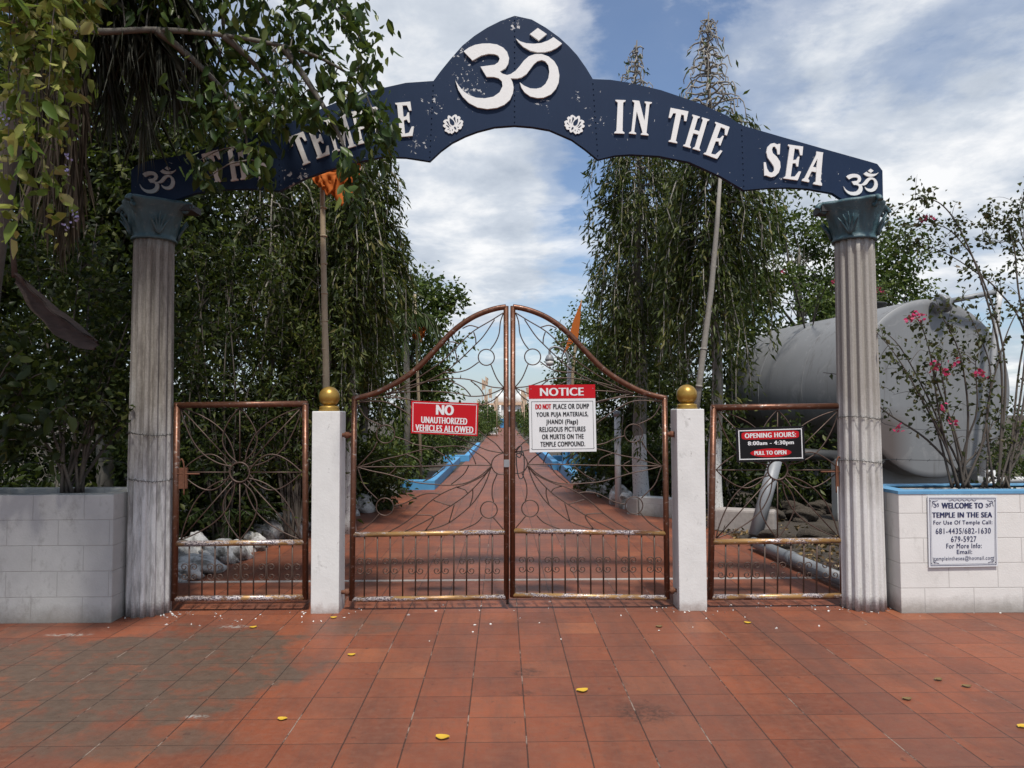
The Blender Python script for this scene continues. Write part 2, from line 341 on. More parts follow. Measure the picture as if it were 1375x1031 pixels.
# ------------------------------------------------------------------ mesh helpers
OFF = {}
class MB:
    def __init__(s): s.v = []; s.f = []; s.sm = []
    def add(s, vs, fs, smooth=False):
        o = len(s.v); s.v += [tuple(p) for p in vs]; s.f += [[i+o for i in f] for f in fs]; s.sm += [smooth]*len(fs); return s
    def box(s, x0, x1, y0, y1, z0, z1, bev=0.0, xf=None):
        bm = bmesh.new(); bmesh.ops.create_cube(bm, size=1)
        for v in bm.verts:
            v.co = Vector(((x0+x1)/2+v.co.x*(x1-x0), (y0+y1)/2+v.co.y*(y1-y0), (z0+z1)/2+v.co.z*(z1-z0)))
        if bev: bmesh.ops.bevel(bm, geom=bm.edges[:], offset=bev, segments=2, profile=.6, affect='EDGES')
        bm.verts.index_update()
        vs = [(xf @ v.co) if xf else v.co.copy() for v in bm.verts]
        s.add(vs, [[v.index for v in f.verts] for f in bm.faces]); bm.free(); return s
    def tube(s, pts, r, n=8, cap=True):
        pts = [Vector(p) for p in pts]; k = len(pts)
        rs = r if hasattr(r, '__len__') else [r]*k
        vs = []; u = None
        for i, p in enumerate(pts):
            d = (pts[min(i+1, k-1)]-pts[max(i-1, 0)])
            d = d.normalized() if d.length > 1e-9 else Vector((0, 0, 1))
            if u is None: u = d.orthogonal().normalized()
            else:
                u = u - d*u.dot(d); u = u.normalized() if u.length > 1e-6 else d.orthogonal().normalized()
            w_ = d.cross(u)
            for j in range(n):
                a = 2*math.pi*j/n; vs.append(p+(u*math.cos(a)+w_*math.sin(a))*rs[i])
        fs = [[i*n+j, i*n+(j+1) % n, (i+1)*n+(j+1) % n, (i+1)*n+j] for i in range(k-1) for j in range(n)]
        s.add(vs, fs, True)
        if cap:
            s.f += [[len(s.v)-n*k+j for j in range(n)][::-1], [len(s.v)-n+j for j in range(n)]]; s.sm += [False, False]
        return s
    def lathe(s, prof, c, n=24, xf=None, rf=None, smooth=True):
        vs = []
        for r, z in prof:
            for j in range(n):
                a = 2*math.pi*j/n; rr = rf(r, z, a) if rf else r
                p = Vector((rr*math.cos(a), rr*math.sin(a), z)); p = xf @ p if xf else p
                vs.append(p+Vector(c))
        k = len(prof)
        fs = [[i*n+j, i*n+(j+1) % n, (i+1)*n+(j+1) % n, (i+1)*n+j] for i in range(k-1) for j in range(n)]
        s.add(vs, fs, smooth)
        s.f += [[len(s.v)-n*k+j for j in range(n)][::-1], [len(s.v)-n+j for j in range(n)]]; s.sm += [False, False]
        return s
    def prism(s, front, back):
        n = len(front); s.add(list(front)+list(back), [list(range(n)), list(range(2*n-1, n-1, -1))]+[[i, i+n, (i+1) % n+n, (i+1) % n] for i in range(n)]); return s
    def build(s, name, m, parent=None):
        off = Vector(OFF.get(parent.name, (0, 0, 0))) if parent else Vector((0, 0, 0))
        me = bpy.data.meshes.new(name); me.from_pydata([tuple(Vector(p)-off) for p in s.v], [], s.f); me.update()
        me.polygons.foreach_set('use_smooth', s.sm); me.materials.append(m)
        o = bpy.data.objects.new(name, me); C.objects.link(o)
        if parent: o.parent = parent; OFF[o.name] = tuple(off)
        return o
def fix_normals(o):
    bm = bmesh.new(); bm.from_mesh(o.data); bmesh.ops.recalc_face_normals(bm, faces=bm.faces[:]); bm.to_mesh(o.data); bm.free(); return o
def thing(name, label, cat, loc=(0, 0, 0), group=None):
    o = bpy.data.objects.new(name, None); C.objects.link(o); o.location = loc; o.empty_display_size = .1
    o['label'] = label; o['category'] = cat
    if group: o['group'] = group
    OFF[o.name] = tuple(loc); return o
def tag(o, label, cat, group=None):
    o['label'] = label; o['category'] = cat
    if group: o['group'] = group
    return o
def struct(o, kind='structure'): o['kind'] = kind; return o
def smooth_path(pts, k=6):
    pts = [Vector(p) for p in pts]; out = []
    for i in range(len(pts)-1):
        p0, p1, p2, p3 = pts[max(i-1, 0)], pts[i], pts[i+1], pts[min(i+2, len(pts)-1)]
        for j in range(k):
            t = j/k
            out.append(.5*((2*p1)+(p2-p0)*t+(2*p0-5*p1+4*p2-p3)*t*t+(3*p1-p0-3*p2+p3)*t**3))
    out.append(pts[-1]); return out

def leafobj(name, Cn, D, L, W, m, parent=None, six=False, fold=.3, droop=.12):
    Cn = np.asarray(Cn, float); D = np.asarray(D, float); N = len(Cn)
    D = D/np.maximum(np.linalg.norm(D, axis=1, keepdims=True), 1e-6)
    L = np.broadcast_to(np.asarray(L, float), (N,))[:, None]; W = np.broadcast_to(np.asarray(W, float), (N,))[:, None]
    rv = rng.normal(size=(N, 3)); sd_ = np.cross(D, rv); sd_ /= np.maximum(np.linalg.norm(sd_, axis=1, keepdims=True), 1e-6)
    up = np.cross(sd_, D); dn = np.zeros((N, 3)); dn[:, 2] = -1
    tip = Cn+D*L+dn*droop*L
    if six:
        a = Cn+D*L*.28+sd_*W*.42+up*W*fold*.8; b = Cn+D*L*.66+sd_*W*.40+up*W*fold*.8+dn*droop*.4*L
        c = Cn+D*L*.66-sd_*W*.40+up*W*fold*.8+dn*droop*.4*L; d = Cn+D*L*.28-sd_*W*.42+up*W*fold*.8
        V = np.stack([Cn, a, b, tip, c, d], 1).reshape(-1, 3); k = 6
        idx = np.array([0, 1, 2, 3, 0, 3, 4, 5]); per = 4
    else:
        a = Cn+D*L*.45+sd_*W*.5+up*W*fold; c = Cn+D*L*.45-sd_*W*.5+up*W*fold
        V = np.stack([Cn, a, tip, c], 1).reshape(-1, 3); k = 4
        idx = np.array([0, 1, 2, 0, 2, 3]); per = 3
    off = np.array(OFF.get(parent.name, (0, 0, 0))) if parent else np.zeros(3)
    V = V-off
    LI = (np.arange(N)[:, None]*k+idx[None]).reshape(-1)
    me = bpy.data.meshes.new(name); me.vertices.add(len(V)); me.vertices.foreach_set('co', V.reshape(-1))
    me.loops.add(len(LI)); me.loops.foreach_set('vertex_index', LI.astype(np.int32))
    nf = N*2; me.polygons.add(nf); me.polygons.foreach_set('loop_start', (np.arange(nf)*per).astype(np.int32))
    me.polygons.foreach_set('loop_total', np.full(nf, per, np.int32)); me.update(); me.validate()
    me.materials.append(m); o = bpy.data.objects.new(name, me); C.objects.link(o)
    if parent: o.parent = parent; OFF[o.name] = tuple(off)
    return o

# ------------------------------------------------------------------ ground
def sheet(name, poly, z, m, kind='structure'):
    mb = MB(); mb.add([(x, y, z) for x, y in poly], [list(range(len(poly)))]); o = mb.build(name, m); return struct(o, kind)
sheet('ground', [(-900, -60), (900, -60), (900, 1500), (-900, 1500)], -.02, M['soil'])
sheet('pavement', [(-12, -6), (12, -6), (12, 6.62), (3.4, 6.62), (-3.5, 6.62), (-12, 6.62)], 0.0, M['tile'])
sheet('path', [(-3.95, 6.62), (3.5, 6.62), (3.25, 7.9), (2.95, 10.5), (2.5, 12.6), (1.85, 17.5), (1.45, 24), (1.4, 30), (1.6, 122), (-1.2, 122), (-1.3, 30), (-1.5, 16.6), (-2.2, 16.6), (-2.6, 13.2), (-3.0, 10.2), (-3.6, 8)], 0.0, M['tile'])
struct(MB().box(-3.7, 3.4, 7.28, 7.34, -.01, .006).build('drain_strip', M['strip']))
# ------------------------------------------------------------------ arch
YA = 6.14
arch = thing('entrance_arch', 'navy blue arched sign board with chipped paint spanning the two fluted columns', 'sign arch', tuple(P(687, 276, YA+.06)))
outline = [(176, 274), (176, 228), (183, 222), (195, 217), (240, 209), (290, 196), (335, 184), (375, 170), (410, 155), (450, 138), (500, 121), (545, 111), (582, 108.5), (592, 95), (605, 79), (621, 61), (637, 48), (654, 37), (672, 28), (691, 21), (714, 26), (733, 37), (751, 50), (764, 62), (775, 74), (787, 91), (796, 106),
           (820, 107), (846, 111), (888, 121), (938, 138), (976, 155), (996, 168), (1020, 175), (1051, 184), (1118, 203), (1168, 217), (1178, 220), (1185, 229), (1186, 276), (1134, 275), (1132, 268), (1118, 259), (1084, 253), (1060, 251.5), (1034, 252), (999, 255), (984, 246), (967, 236), (925, 217), (884, 209), (846, 207), (825, 208.5), (803, 214),
           (786, 200), (768, 187), (738, 174), (715, 170), (691, 168), (664, 170), (641, 176), (625, 182), (607, 191), (592, 202), (577, 216), (545, 211), (515, 210), (480, 217), (440, 228), (410, 239), (375, 256), (340, 253), (300, 254), (262, 259), (238, 267), (228, 275)]
ow = [P(x, y, YA) for x, y in outline][::-1]
mb = MB(); mb.prism(ow, [p+Vector((0, .045, 0)) for p in ow])
for a, b in (((577, 214), (582, 110)), ((691, 167), (691, 23)), ((803, 212), (796, 108)), ((999, 253), (996, 170)), ((375, 254), (375, 172))):
    p, q = P(*a, YA-.003), P(*b, YA-.003); d = (q-p); n_ = max(2, int(d.length/.045))
    for i in range(n_):
        c = p+d*(i+.5)/n_; mb.lathe([(.005, -.004), (.005, .002), (.002, .004)], (0, 0, 0), 6, Matrix.Translation(c) @ Matrix.Rotation(rad(90), 4, 'X'))
fix_normals(mb.build('board', M['navy'], arch))
def relief(mbx, pxpoly, Y0, dep):
    p = [P(x, y, Y0-dep) for x, y in pxpoly]; q = [P(x, y, Y0-dep) + Vector((0, dep-.001, 0)) for x, y in pxpoly]
    ar = sum(p[i].x*p[(i+1) % len(p)].z-p[(i+1) % len(p)].x*p[i].z for i in range(len(p)))
    if ar < 0: p.reverse(); q.reverse()
    mbx.prism(p, q)
GL = {
 'I': [(-.14, 0), (.14, 0), (.14, .03), (.085, .08), (.075, .92), (.14, .97), (.14, 1), (-.14, 1), (-.14, .97), (-.075, .92), (-.085, .08), (-.14, .03)],
 'T': [(-.12, 0), (.12, 0), (.12, .03), (.07, .07), (.075, .87), (.15, .86), (.19, .70), (.25, .70), (.25, 1), (-.25, 1), (-.25, .70), (-.19, .70), (-.15, .86), (-.075, .87), (-.07, .07), (-.12, .03)],
 'H': [(-.25, 0), (-.03, 0), (-.03, .03), (-.075, .07), (-.075, .46), (.075, .46), (.075, .07), (.03, .03), (.03, 0), (.25, 0), (.25, .03), (.205, .07), (.205, .93), (.25, .97), (.25, 1), (.03, 1), (.03, .97), (.075, .93), (.075, .57), (-.075, .57), (-.075, .93), (-.03, .97), (-.03, 1), (-.25, 1), (-.25, .97), (-.205, .93), (-.205, .07), (-.25, .03)],
 'E': [(-.21, 0), (.18, 0), (.24, .27), (.18, .27), (.09, .10), (-.02, .08), (-.02, .47), (.06, .49), (.10, .40), (.14, .40), (.14, .69), (.10, .69), (.06, .59), (-.02, .57), (-.02, .91), (.10, .90), (.15, .74), (.21, .74), (.20, 1), (-.21, 1), (-.21, .97), (-.16, .93), (-.16, .07), (-.21, .03)],
 'M': [(-.34, 0), (-.12, 0), (-.12, .03), (-.18, .07), (-.165, .62), (-.01, .06), (.05, .06), (.165, .62), (.165, .07), (.11, .03), (.11, 0), (.34, 0), (.34, .03), (.29, .07), (.28, .93), (.33, .97), (.33, 1), (.15, 1), (.02, .46), (-.12, 1), (-.33, 1), (-.33, .97), (-.27, .93), (-.26, .07), (-.34, .03)],
 'P': [(-.2, 0), (.02, 0), (.02, .03), (-.03, .07), (-.031, .52), (-.03, .92), (.05, .91), (.09, .83), (.09, .6), (.05, .53), (-.027, .52), (-.026, .42), (.1, .43), (.2, .52), (.23, .7), (.2, .88), (.1, .99), (-.2, 1), (-.2, .97), (-.15, .93), (-.15, .07), (-.2, .03)],
 'L': [(-.2, 0), (.16, 0), (.22, .28), (.16, .28), (.08, .10), (-.02, .08), (-.02, .93), (.03, .97), (.03, 1), (-.2, 1), (-.2, .97), (-.15, .93), (-.15, .07), (-.2, .03)],
 'N': [(-.27, 0), (-.07, 0), (-.07, .03), (-.13, .07), (-.12, .68), (.10, .07), (.06, .03), (.06, 0), (.27, 0), (.27, .03), (.21, .07), (.21, .93), (.27, .97), (.27, 1), (.07, 1), (.07, .97), (.12, .93), (.12, .42), (-.08, 1), (-.27, 1), (-.27, .97), (-.21, .93), (-.21, .07), (-.27, .03)],
}
def letter(ch, cx, cy, h, ang, m='letter', wide=1.0):
    a = rad(ang); poly = []
    for x, y in GL[ch]:
        u, v = x*h*wide, (y-.5)*h
        poly.append((cx+u*math.cos(a)+v*math.sin(a), cy+u*math.sin(a)-v*math.cos(a)))
    mb = MB(); relief(mb, poly, YA, .016); mb.build('letter', M[m], arch)
for ch, x, y, h, a in (('T', 287, 224, 42, -16), ('H', 318, 220, 43, -9), ('E', 351, 222, 40, -12),
                       ('T', 404, 200, 42, -21), ('E', 427, 189.5, 43, -20), ('M', 456, 178.5, 45, -16), ('P', 484, 170, 45, -13), ('L', 510, 165, 45, -8), ('E', 543, 160, 46, -5),
                       ('I', 832.5, 156.5, 45, 2), ('N', 860, 158, 45, 6), ('T', 908, 169, 45, 11.5), ('H', 935, 178, 44, 16.5), ('E', 962.5, 188.5, 46, 20), ('E', 1065.5, 218, 46, 8)):
    letter(ch, x, y, h, a, wide=1.08)
def crop(pts, ox, oy, k): return [(ox+u*k, oy+v*k) for u, v in pts]
Spts = [(290, 200), (285, 285), (268, 285), (262, 245), (245, 222), (228, 225), (222, 250), (230, 277), (262, 305), (288, 345), (292, 390), (277, 435), (248, 463), (215, 472), (187, 462), (172, 456), (160, 460), (155, 350), (172, 350), (182, 400), (200, 430), (224, 435), (240, 415), (238, 385), (215, 350), (187, 312), (176, 268), (185, 226), (210, 200), (240, 193), (265, 205), (276, 200)]
Apts = [(583, 262), (640, 270), (636, 290), (618, 505), (630, 525), (628, 541), (558, 528), (560, 515), (578, 508), (583, 432), (584, 392), (593, 318), (556, 387), (582.6, 393), (581.4, 431), (545, 424), (516, 485), (527, 497), (524, 513), (466, 501), (469, 487), (488, 478), (582, 290)]
for pts in (Spts, Apts):
    mb = MB(); relief(mb, crop(pts, 1000, 160, .1649), YA, .016); mb.build('letter', M['letter'], arch)
om_body = [(258, 295), (300, 265), (350, 243), (410, 232), (470, 231), (530, 240), (580, 265), (612, 300), (628, 350), (622, 395), (600, 432), (553, 460), (575, 478), (610, 488), (640, 481), (680, 455), (715, 415), (750, 370), (790, 335), (840, 318), (895, 318), (950, 338), (995, 375), (1025, 425), (1038, 490), (1032, 550), (1010, 600), (970, 645), (910, 672), (860, 676), (800, 662), (755, 630), (728, 590), (715, 548), (750, 575), (800, 597), (850, 600), (890, 590), (925, 560), (948, 515), (956, 460), (948, 410), (925, 378), (895, 366), (860, 375), (830, 400), (800, 440), (770, 480), (730, 507), (690, 517), (640, 515), (657, 548), (665, 590), (660, 635), (635, 690), (590, 730), (530, 755), (450, 765), (370, 752), (300, 715), (250, 665), (215, 610), (190, 530), (215, 570), (250, 615), (300, 650), (360, 673), (430, 678), (500, 665), (550, 630), (575, 580), (570, 540), (545, 515), (500, 503), (445, 503), (395, 420), (450, 413), (510, 405), (540, 385), (552, 355), (540, 330), (510, 318), (460, 315), (400, 330), (330, 370)]
om_cres = [(683, 190), (720, 215), (770, 230), (830, 234), (890, 228), (945, 208), (990, 180), (1060, 232), (1020, 265), (970, 290), (920, 301), (860, 303), (800, 290), (745, 260), (705, 222)]
om_dot = [(862, 105), (935, 155), (870, 207), (797, 155)]
def om(ox, oy, k, m, flip=False, dep=.02):
    mb = MB(); relief(mb, crop(om_body, ox, oy, k), YA, dep)
    cr = [(1745-u, v) for u, v in om_cres] if flip else om_cres
    relief(mb, crop(cr, ox, oy, k), YA, dep); relief(mb, crop(om_dot, ox, oy, k), YA, dep)
    return mb.build('om_emblem', m, arch)
om(580, 20, .1649, M['letter'])
om(1132.6-190*.0549, 233-231*.0535, .0545, M['letter'], True, .012)
om(187-190*.0549, 230-231*.0565, .0558, M['letter_grey'], True, .012)
LOT = [(400, 225), (440, 235), (490, 280), (530, 235), (600, 195), (655, 215), (665, 255), (720, 245), (770, 290), (740, 370), (790, 365), (850, 400), (845, 450), (825, 480), (845, 530), (800, 570), (805, 600), (770, 650), (690, 650), (690, 700), (650, 745), (600, 720), (580, 700), (560, 745), (500, 795), (450, 765), (400, 780), (350, 735), (290, 715), (275, 680), (320, 610), (250, 585), (220, 540), (240, 510), (290, 480), (230, 420), (250, 380), (310, 345), (370, 345), (365, 280), (380, 235)]
LOTH = [[(430, 300), (520, 360), (575, 430), (580, 500), (540, 530), (500, 525), (450, 480), (425, 390)], [(570, 270), (600, 270), (615, 400), (640, 470), (605, 420), (545, 320)], [(660, 330), (692, 330), (692, 420), (670, 445)], [(695, 515), (760, 425), (775, 450)], [(660, 570), (720, 580), (690, 605)], [(560, 590), (600, 565), (635, 620), (630, 670), (580, 630)], [(325, 400), (380, 410), (420, 510), (480, 570), (400, 520)], [(315, 520), (350, 520), (430, 580), (390, 597)], [(355, 662), (445, 620), (400, 662)], [(428, 688), (462, 688), (440, 718)], [(505, 640), (532, 670), (508, 702)]]
def lotus(ox, oy, k, flip):
    f = (lambda q: [(1075-u, v) for u, v in q]) if flip else (lambda q: q)
    mb = MB(); relief(mb, crop(f(LOT), ox, oy, k), YA, .010); o = mb.build('lotus_emblem', M['letter'], arch)
    mb = MB()
    for h_ in LOTH: relief(mb, crop(f(h_), ox, oy, k), YA-.010, .0015)
    mb.build('petal_cutouts', M['navy'], o)
lotus(585, 145, .0436, False); lotus(748, 145.5, .0436, True)
MB().box(*sorted((P(1112, 270, 6.0).x, P(1186, 270, 6.0).x)), YA-.02, YA+.16, P(1150, 284, YA).z, P(1150, 276, YA).z).build('bearing_plate', M['dark_iron'], arch)
MB().box(*sorted((P(180, 270, 6.0).x, P(250, 270, 6.0).x)), YA-.02, YA+.16, P(205, 283, YA).z, P(205, 275, YA).z).build('bearing_plate', M['dark_iron'], arch)

# ------------------------------------------------------------------ columns
def column(x, y, ztop, mk, label, flip):
    t = thing('fluted_column', label, 'column', (x, y, 0), 'fluted columns carrying the arch')
    n = 14*12; zs = np.linspace(0, ztop, 26)
    def rf(r, z, a):
        ph = (a*14/(2*math.pi)+.3) % 1.0
        d = 0.0 if ph < .42 else math.sin((ph-.42)/.58*math.pi)**.6
        if z > ztop-.07: d *= max(0, (ztop-.02-z)/.05)
        return r - .034*d
    MB().lathe([(.178-.022*(z/ztop), z) for z in zs], (x, y, 0), n, None, rf, smooth=True).build('shaft', M[mk], t)
    h = .30; cap = MB(); rot = rad(10 if not flip else -10)
    prof = []
    for q in np.linspace(0, 1, 18):
        if q < .08: r = .178
        else: r = .165+.088*((q-.08)/.92)**1.7
        prof.append((r, q*h))
    prof += [(.255, h+.010), (.235, h+.026), (.2, h+.028)]
    def cf(r, z, a):
        q = min(1, z/h); c4 = math.cos(4*(a-rot)); k = max(0.0, c4)**1.6
        lf = .013*abs(math.cos(8*a))**3*math.sin(math.pi*min(1, max(0, (q-.1)/.6))) if q > .1 else 0
        return r*(1+.24*q**3*k-.03*q*(1-k))+lf
    cap.lathe(prof, (x, y, ztop-.02), 96, None, cf)
    co = cap.build('capital', M['capital'], t)
    vol = MB()
    for i in range(4):
        a = rot+i*math.pi/2; c = Vector((x+.290*math.cos(a), y+.290*math.sin(a), ztop+h-.055)); e = Vector((math.cos(a), math.sin(a), 0))
        pts = [c+(e*math.cos(u)+Vector((0, 0, 1))*math.sin(u))*(.05-.0055*u) for u in np.linspace(0, 7.5, 26)]
        vol.tube(pts, [.024-.0018*u for u in np.linspace(0, 7.5, 26)], 8)
        b2 = a+math.pi/4; e2 = Vector((math.cos(b2), math.sin(b2), 0))
        for s in (-.5, -.25, 0, .25, .5):
            tq = Vector((-e2.y, e2.x, 0))
            pts = [Vector((x, y, ztop+.02))+e2*(.172+.07*q**1.8+.012)+tq*(s*.16*q)+Vector((0, 0, q*.17*(1-abs(s)*.5))) for q in np.linspace(0, 1, 6)]
            vol.tube(pts, [.013, .015, .014, .012, .008, .003], 6)
    vol.build('capital_leaves', M['capital'], co)
    wr = MB()
    return t
cl = P(203, 565, 6.2); crr = P(1153, 565, 6.2)
ztop = P(1147, 322, 6.2).z
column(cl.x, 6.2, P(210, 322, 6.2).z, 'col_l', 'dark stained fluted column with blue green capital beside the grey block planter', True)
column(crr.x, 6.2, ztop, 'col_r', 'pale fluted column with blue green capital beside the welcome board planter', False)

# ------------------------------------------------------------------ white gate posts
def gate_post(cx, cy, zt, label):
    t = thing('gate_post', label, 'gate post', (cx, cy, 0), 'white gate posts with gold balls')
    MB().box(cx-.115, cx+.115, cy-.115, cy+.115, -.02, zt, .008).build('pillar', M['post_white'], t)
    prof = [(.085, 0), (.088, .01), (.08, .022), (.084, .03), (.078, .04), (.058, .046)]
    R_ = .086
    for a in np.linspace(-60, 90, 18): prof.append((max(.001, R_*math.cos(rad(a))), .046+.075+R_*math.sin(rad(a))))
    MB().lathe(prof, (cx, cy, zt+.001), 28).build('ball_finial', M['gold'], t)
    return t
pl_, pr_ = P(437, 690, 6.13), P(929, 690, 6.13)
POSTL, POSTR = pl_.x, pr_.x
gate_post(POSTL, 6.24, P(437, 552, 6.13).z, 'left white square gate post with gold ball, in front of the tall flag pole')
gate_post(POSTR, 6.24, P(929, 549, 6.13).z, 'right white square gate post with gold ball, beside the opening hours gate')

# ------------------------------------------------------------------ gates
YG = 6.22
def W2(p, dy=0.0): return P(p[0], p[1], YG)+Vector((0, dy, 0))
def scroll(mb, x, yc, side, s=1.0):
    # a C scroll standing against a bar, in photo units
    pts = []
    for u in np.linspace(0, 1, 16):
        a = -2.6*math.pi*(1-u)*.75; r = 2.2+3.0*u
        pts.append((x+side*(5.4+r*math.cos(a-math.pi)), yc-6.4+r*math.sin(a)*.95))
    pts2 = [(px_, 2*yc-py_) for px_, py_ in pts[::-1]]
    mb.tube([W2(p) for p in pts+pts2], .0042, 5)
Lc = [(660, 430), (634, 446), (610, 469), (591, 487), (560, 508), (535, 522)]
TC, N1, N2, N3, N4, N5 = (676, 420), (677, 521), (517, 529), (660, 625), (478, 627), (479, 540)
def c2(pts): return [(460+u*.17455, 560+v*.17455) for u, v in pts]
CURVES = [
 [TC, (660, 430), (634, 446), (610, 469), (591, 487), (560, 508), (535, 522), N2],
 [(664, 429), (650, 450), (638, 463), (613, 487), (596, 500), (570, 513), (545, 523), N2],
 [(636, 446), (638.5, 454), (639, 462)], [(610, 469), (613, 478), (613, 487)], [(643, 440), (631, 437), (621, 441)], [(617, 462), (608, 459), (600, 460)],
 [TC, (672, 432), (670, 448), (665, 460), (658.5, 469)], [(643, 486), (628, 496), (612, 500), (594, 500)], [(659, 489), (667, 508), N1],
 [N1, (658, 519), (632, 510), (610, 508), (595, 509), (560, 515), N2], [N1, (655, 530), (632, 532), (612, 528), (570, 525), N2],
 [(604, 511), (622, 520), (632, 531)], [(632, 511), (643, 520), (650, 530)], [N1, (665, 535), (645, 544), (615, 549), (575, 544), (540, 534), N2],
 [N5, (505, 534), (530, 534), (570, 541), (620, 562), (654, 587), (666, 596), (676, 608)], [N5, (515, 539), (540, 550), (580, 577), (625, 592), (654, 604), (676, 608)],
 [N5, (491, 560), (512, 571)], c2([(265, 190), (220, 270), (115, 380)]), c2([(400, 150), (480, 175), (560, 210), (700, 232)]),
 [N3, (630, 624.5), (570, 626), N4],
 c2([(115, 385), (300, 328), (430, 300), (560, 263), (700, 235), (850, 222), (940, 232), (1000, 255), (1090, 315), (1145, 372)]),
 c2([(115, 385), (230, 415), (350, 440), (560, 500), (700, 516), (830, 522), (950, 505), (1060, 450), (1145, 375)]),
 c2([(950, 235), (1000, 300), (1025, 362)]), c2([(690, 235), (800, 310), (855, 375)]), c2([(970, 372), (930, 440), (835, 518)]), c2([(490, 285), (580, 325), (605, 378)]), c2([(360, 345), (410, 385), (360, 440)]), c2([(620, 495), (700, 455), (790, 383)]),
 c2([(1145, 378), (1080, 450), (950, 515), (870, 540), (760, 590), (660, 660), (560, 750), (450, 830), (340, 890)]),
 c2([(1145, 382), (1060, 490), (960, 590), (850, 670), (700, 765), (560, 840), (480, 880)]),
 c2([(1142, 385), (1110, 480), (1060, 580), (980, 685), (830, 805), (700, 857), (560, 885)]),
 c2([(1188, 440), (1155, 520), (1150, 600), (1162, 655)]), c2([(1075, 765), (1020, 820), (900, 872)]), c2([(1158, 770), (1200, 820), (1235, 862)]),
 c2([(700, 640), (830, 682)]), c2([(560, 750), (700, 765), (640, 868)]), c2([(860, 668), (820, 808)]), c2([(880, 540), (940, 558), (962, 588)]), c2([(1000, 548), (1000, 610), (978, 685)]),
 c2([(115, 385), (130, 430), (170, 530), (270, 632)]), c2([(395, 680), (480, 660), (600, 600), (680, 585), (752, 592)]), c2([(280, 745), (200, 830), (105, 888)]),
 [(677, 608), (668, 611), (662, 617), (660, 625), (664, 633), (670, 636.5), (677, 637)],
]
CIRC = [(653, 479.6, 10.8), (656.4, 684.3, 11.3), (516.7, 680.4, 11.7), (517.6, 582.7, 12.2)]
def gate_leaf(mirror, label):
    mx = (lambda p: (1368.2-p[0], p[1]-(p[1]-400)*.006)) if mirror else (lambda p: p)
    base = W2(mx((678, 806)))
    t = thing('gate_leaf', label, 'gate', (base.x, YG, 0), 'leaves of the main gate')
    fr = MB()
    topc = smooth_path([(473.5, 535.5), (495, 530), (512.5, 524), (530, 515), (547, 505), (561, 493.5), (575, 479.5), (589, 464.5), (603, 449.7), (617, 437.5), (634.5, 426), (652, 418.3), (668, 413.5), (679.5, 412)], 5)if False else None
    tp = [(473.5, 535.5), (495, 530.5), (512.5, 524), (530, 515), (547, 504.5), (561, 493.5), (575, 479.5), (589, 464.5), (603, 449.7), (617, 437.5), (634.5, 426), (652, 418.3), (668, 413.7), (679.5, 412)]
    fr.tube(smooth_path([W2(mx(p)) for p in tp], 5), .0235, 12)
    fr.tube([W2(mx((476, 533))), W2(mx((472.3, 806)))], .0235, 12)
    fr.tube([W2(mx((679.5, 411))), W2(mx((680, 804)))], .0225, 12)
    fo = fr.build('frame', M['copper'], t)
    rl = MB()
    rl.tube([W2(mx((474, 718))), W2(mx((678, 714.5)))], .0215, 12); rl.tube([W2(mx((473, 805))), W2(mx((680, 801.5)))], .022, 12)
    rl.build('worn_rails', M['copper_worn'], t)
    cv = MB()
    for i, c in enumerate(CURVES):
        dy = ((i*37) % 7-3)*.0016
        cv.tube(smooth_path([W2(mx(p), dy) for p in c], 6), .0052, 5)
    for x, y, r in CIRC:
        cv.tube([W2(mx((x+r*math.cos(a), y+r*math.sin(a)))) for a in np.linspace(0, 2*math.pi, 29)], .0052, 5, cap=False)
    cv.build('scrollwork', M['rod'], t)
    for i in range(11):
        x = 489.7+17.15*i
        bo = MB().tube([W2(mx((x, 716))), W2(mx((x-.6, 804)))], .0068, 6).build('bar', M['rod'], t)
        if i % 2 == 0:
            for s in (-1, 1):
                pts = []
                for u in np.linspace(0, 1, 22):
                    a = math.pi+(1-u)*2.35*math.pi; r = 1.3+3.6*u
                    pts.append((6.0+r*math.cos(a)*1.05, -6.0+r*math.sin(a)))
                full = pts+[(px_, -py_) for px_, py_ in pts[::-1]]
                MB().tube([W2(mx((x+s*px_, 760+py_)), -.004) for px_, py_ in full], .0042, 5).build('scroll', M['rod'], bo)
    for yy in (584, 795):
        hg = MB(); hg.tube([W2(mx((473, yy))), W2(mx((458, yy)))], .016, 8); hg.tube([W2(mx((466, yy-4))), W2(mx((466, yy+4)))], .022, 8); hg.build('hinge', M['rust'], t)
    if mirror:
        lk = MB()
        pts = [(692, 604), (699, 598), (700, 606), (693, 610), (698, 614), (702, 606), (704, 622), (702, 640), (697, 641), (694, 628), (693, 612)]
        lk.tube(smooth_path([W2(p, -.02-.004*(i % 3)) for i, p in enumerate(pts)], 5), .005, 6)
        lk.build('chain_loop', M['dark_iron'], t)
    else:
        MB().tube([W2((681.5, 780)), W2((681.5, 811))], .011, 8).build('drop_bolt', M['dark_iron'], t)
        MB().box(W2((676.5, 620)).x, W2((684, 620)).x, YG-.03, YG-.018, W2((680, 627)).z, W2((680, 617)).z, .003).build('lock_plate', M['pipe_grey'], t)
    return t
gate_leaf(False, 'left copper brown gate leaf with curved top carrying the red vehicles sign')
gate_leaf(True, 'right copper brown gate leaf with curved top carrying the white notice board')

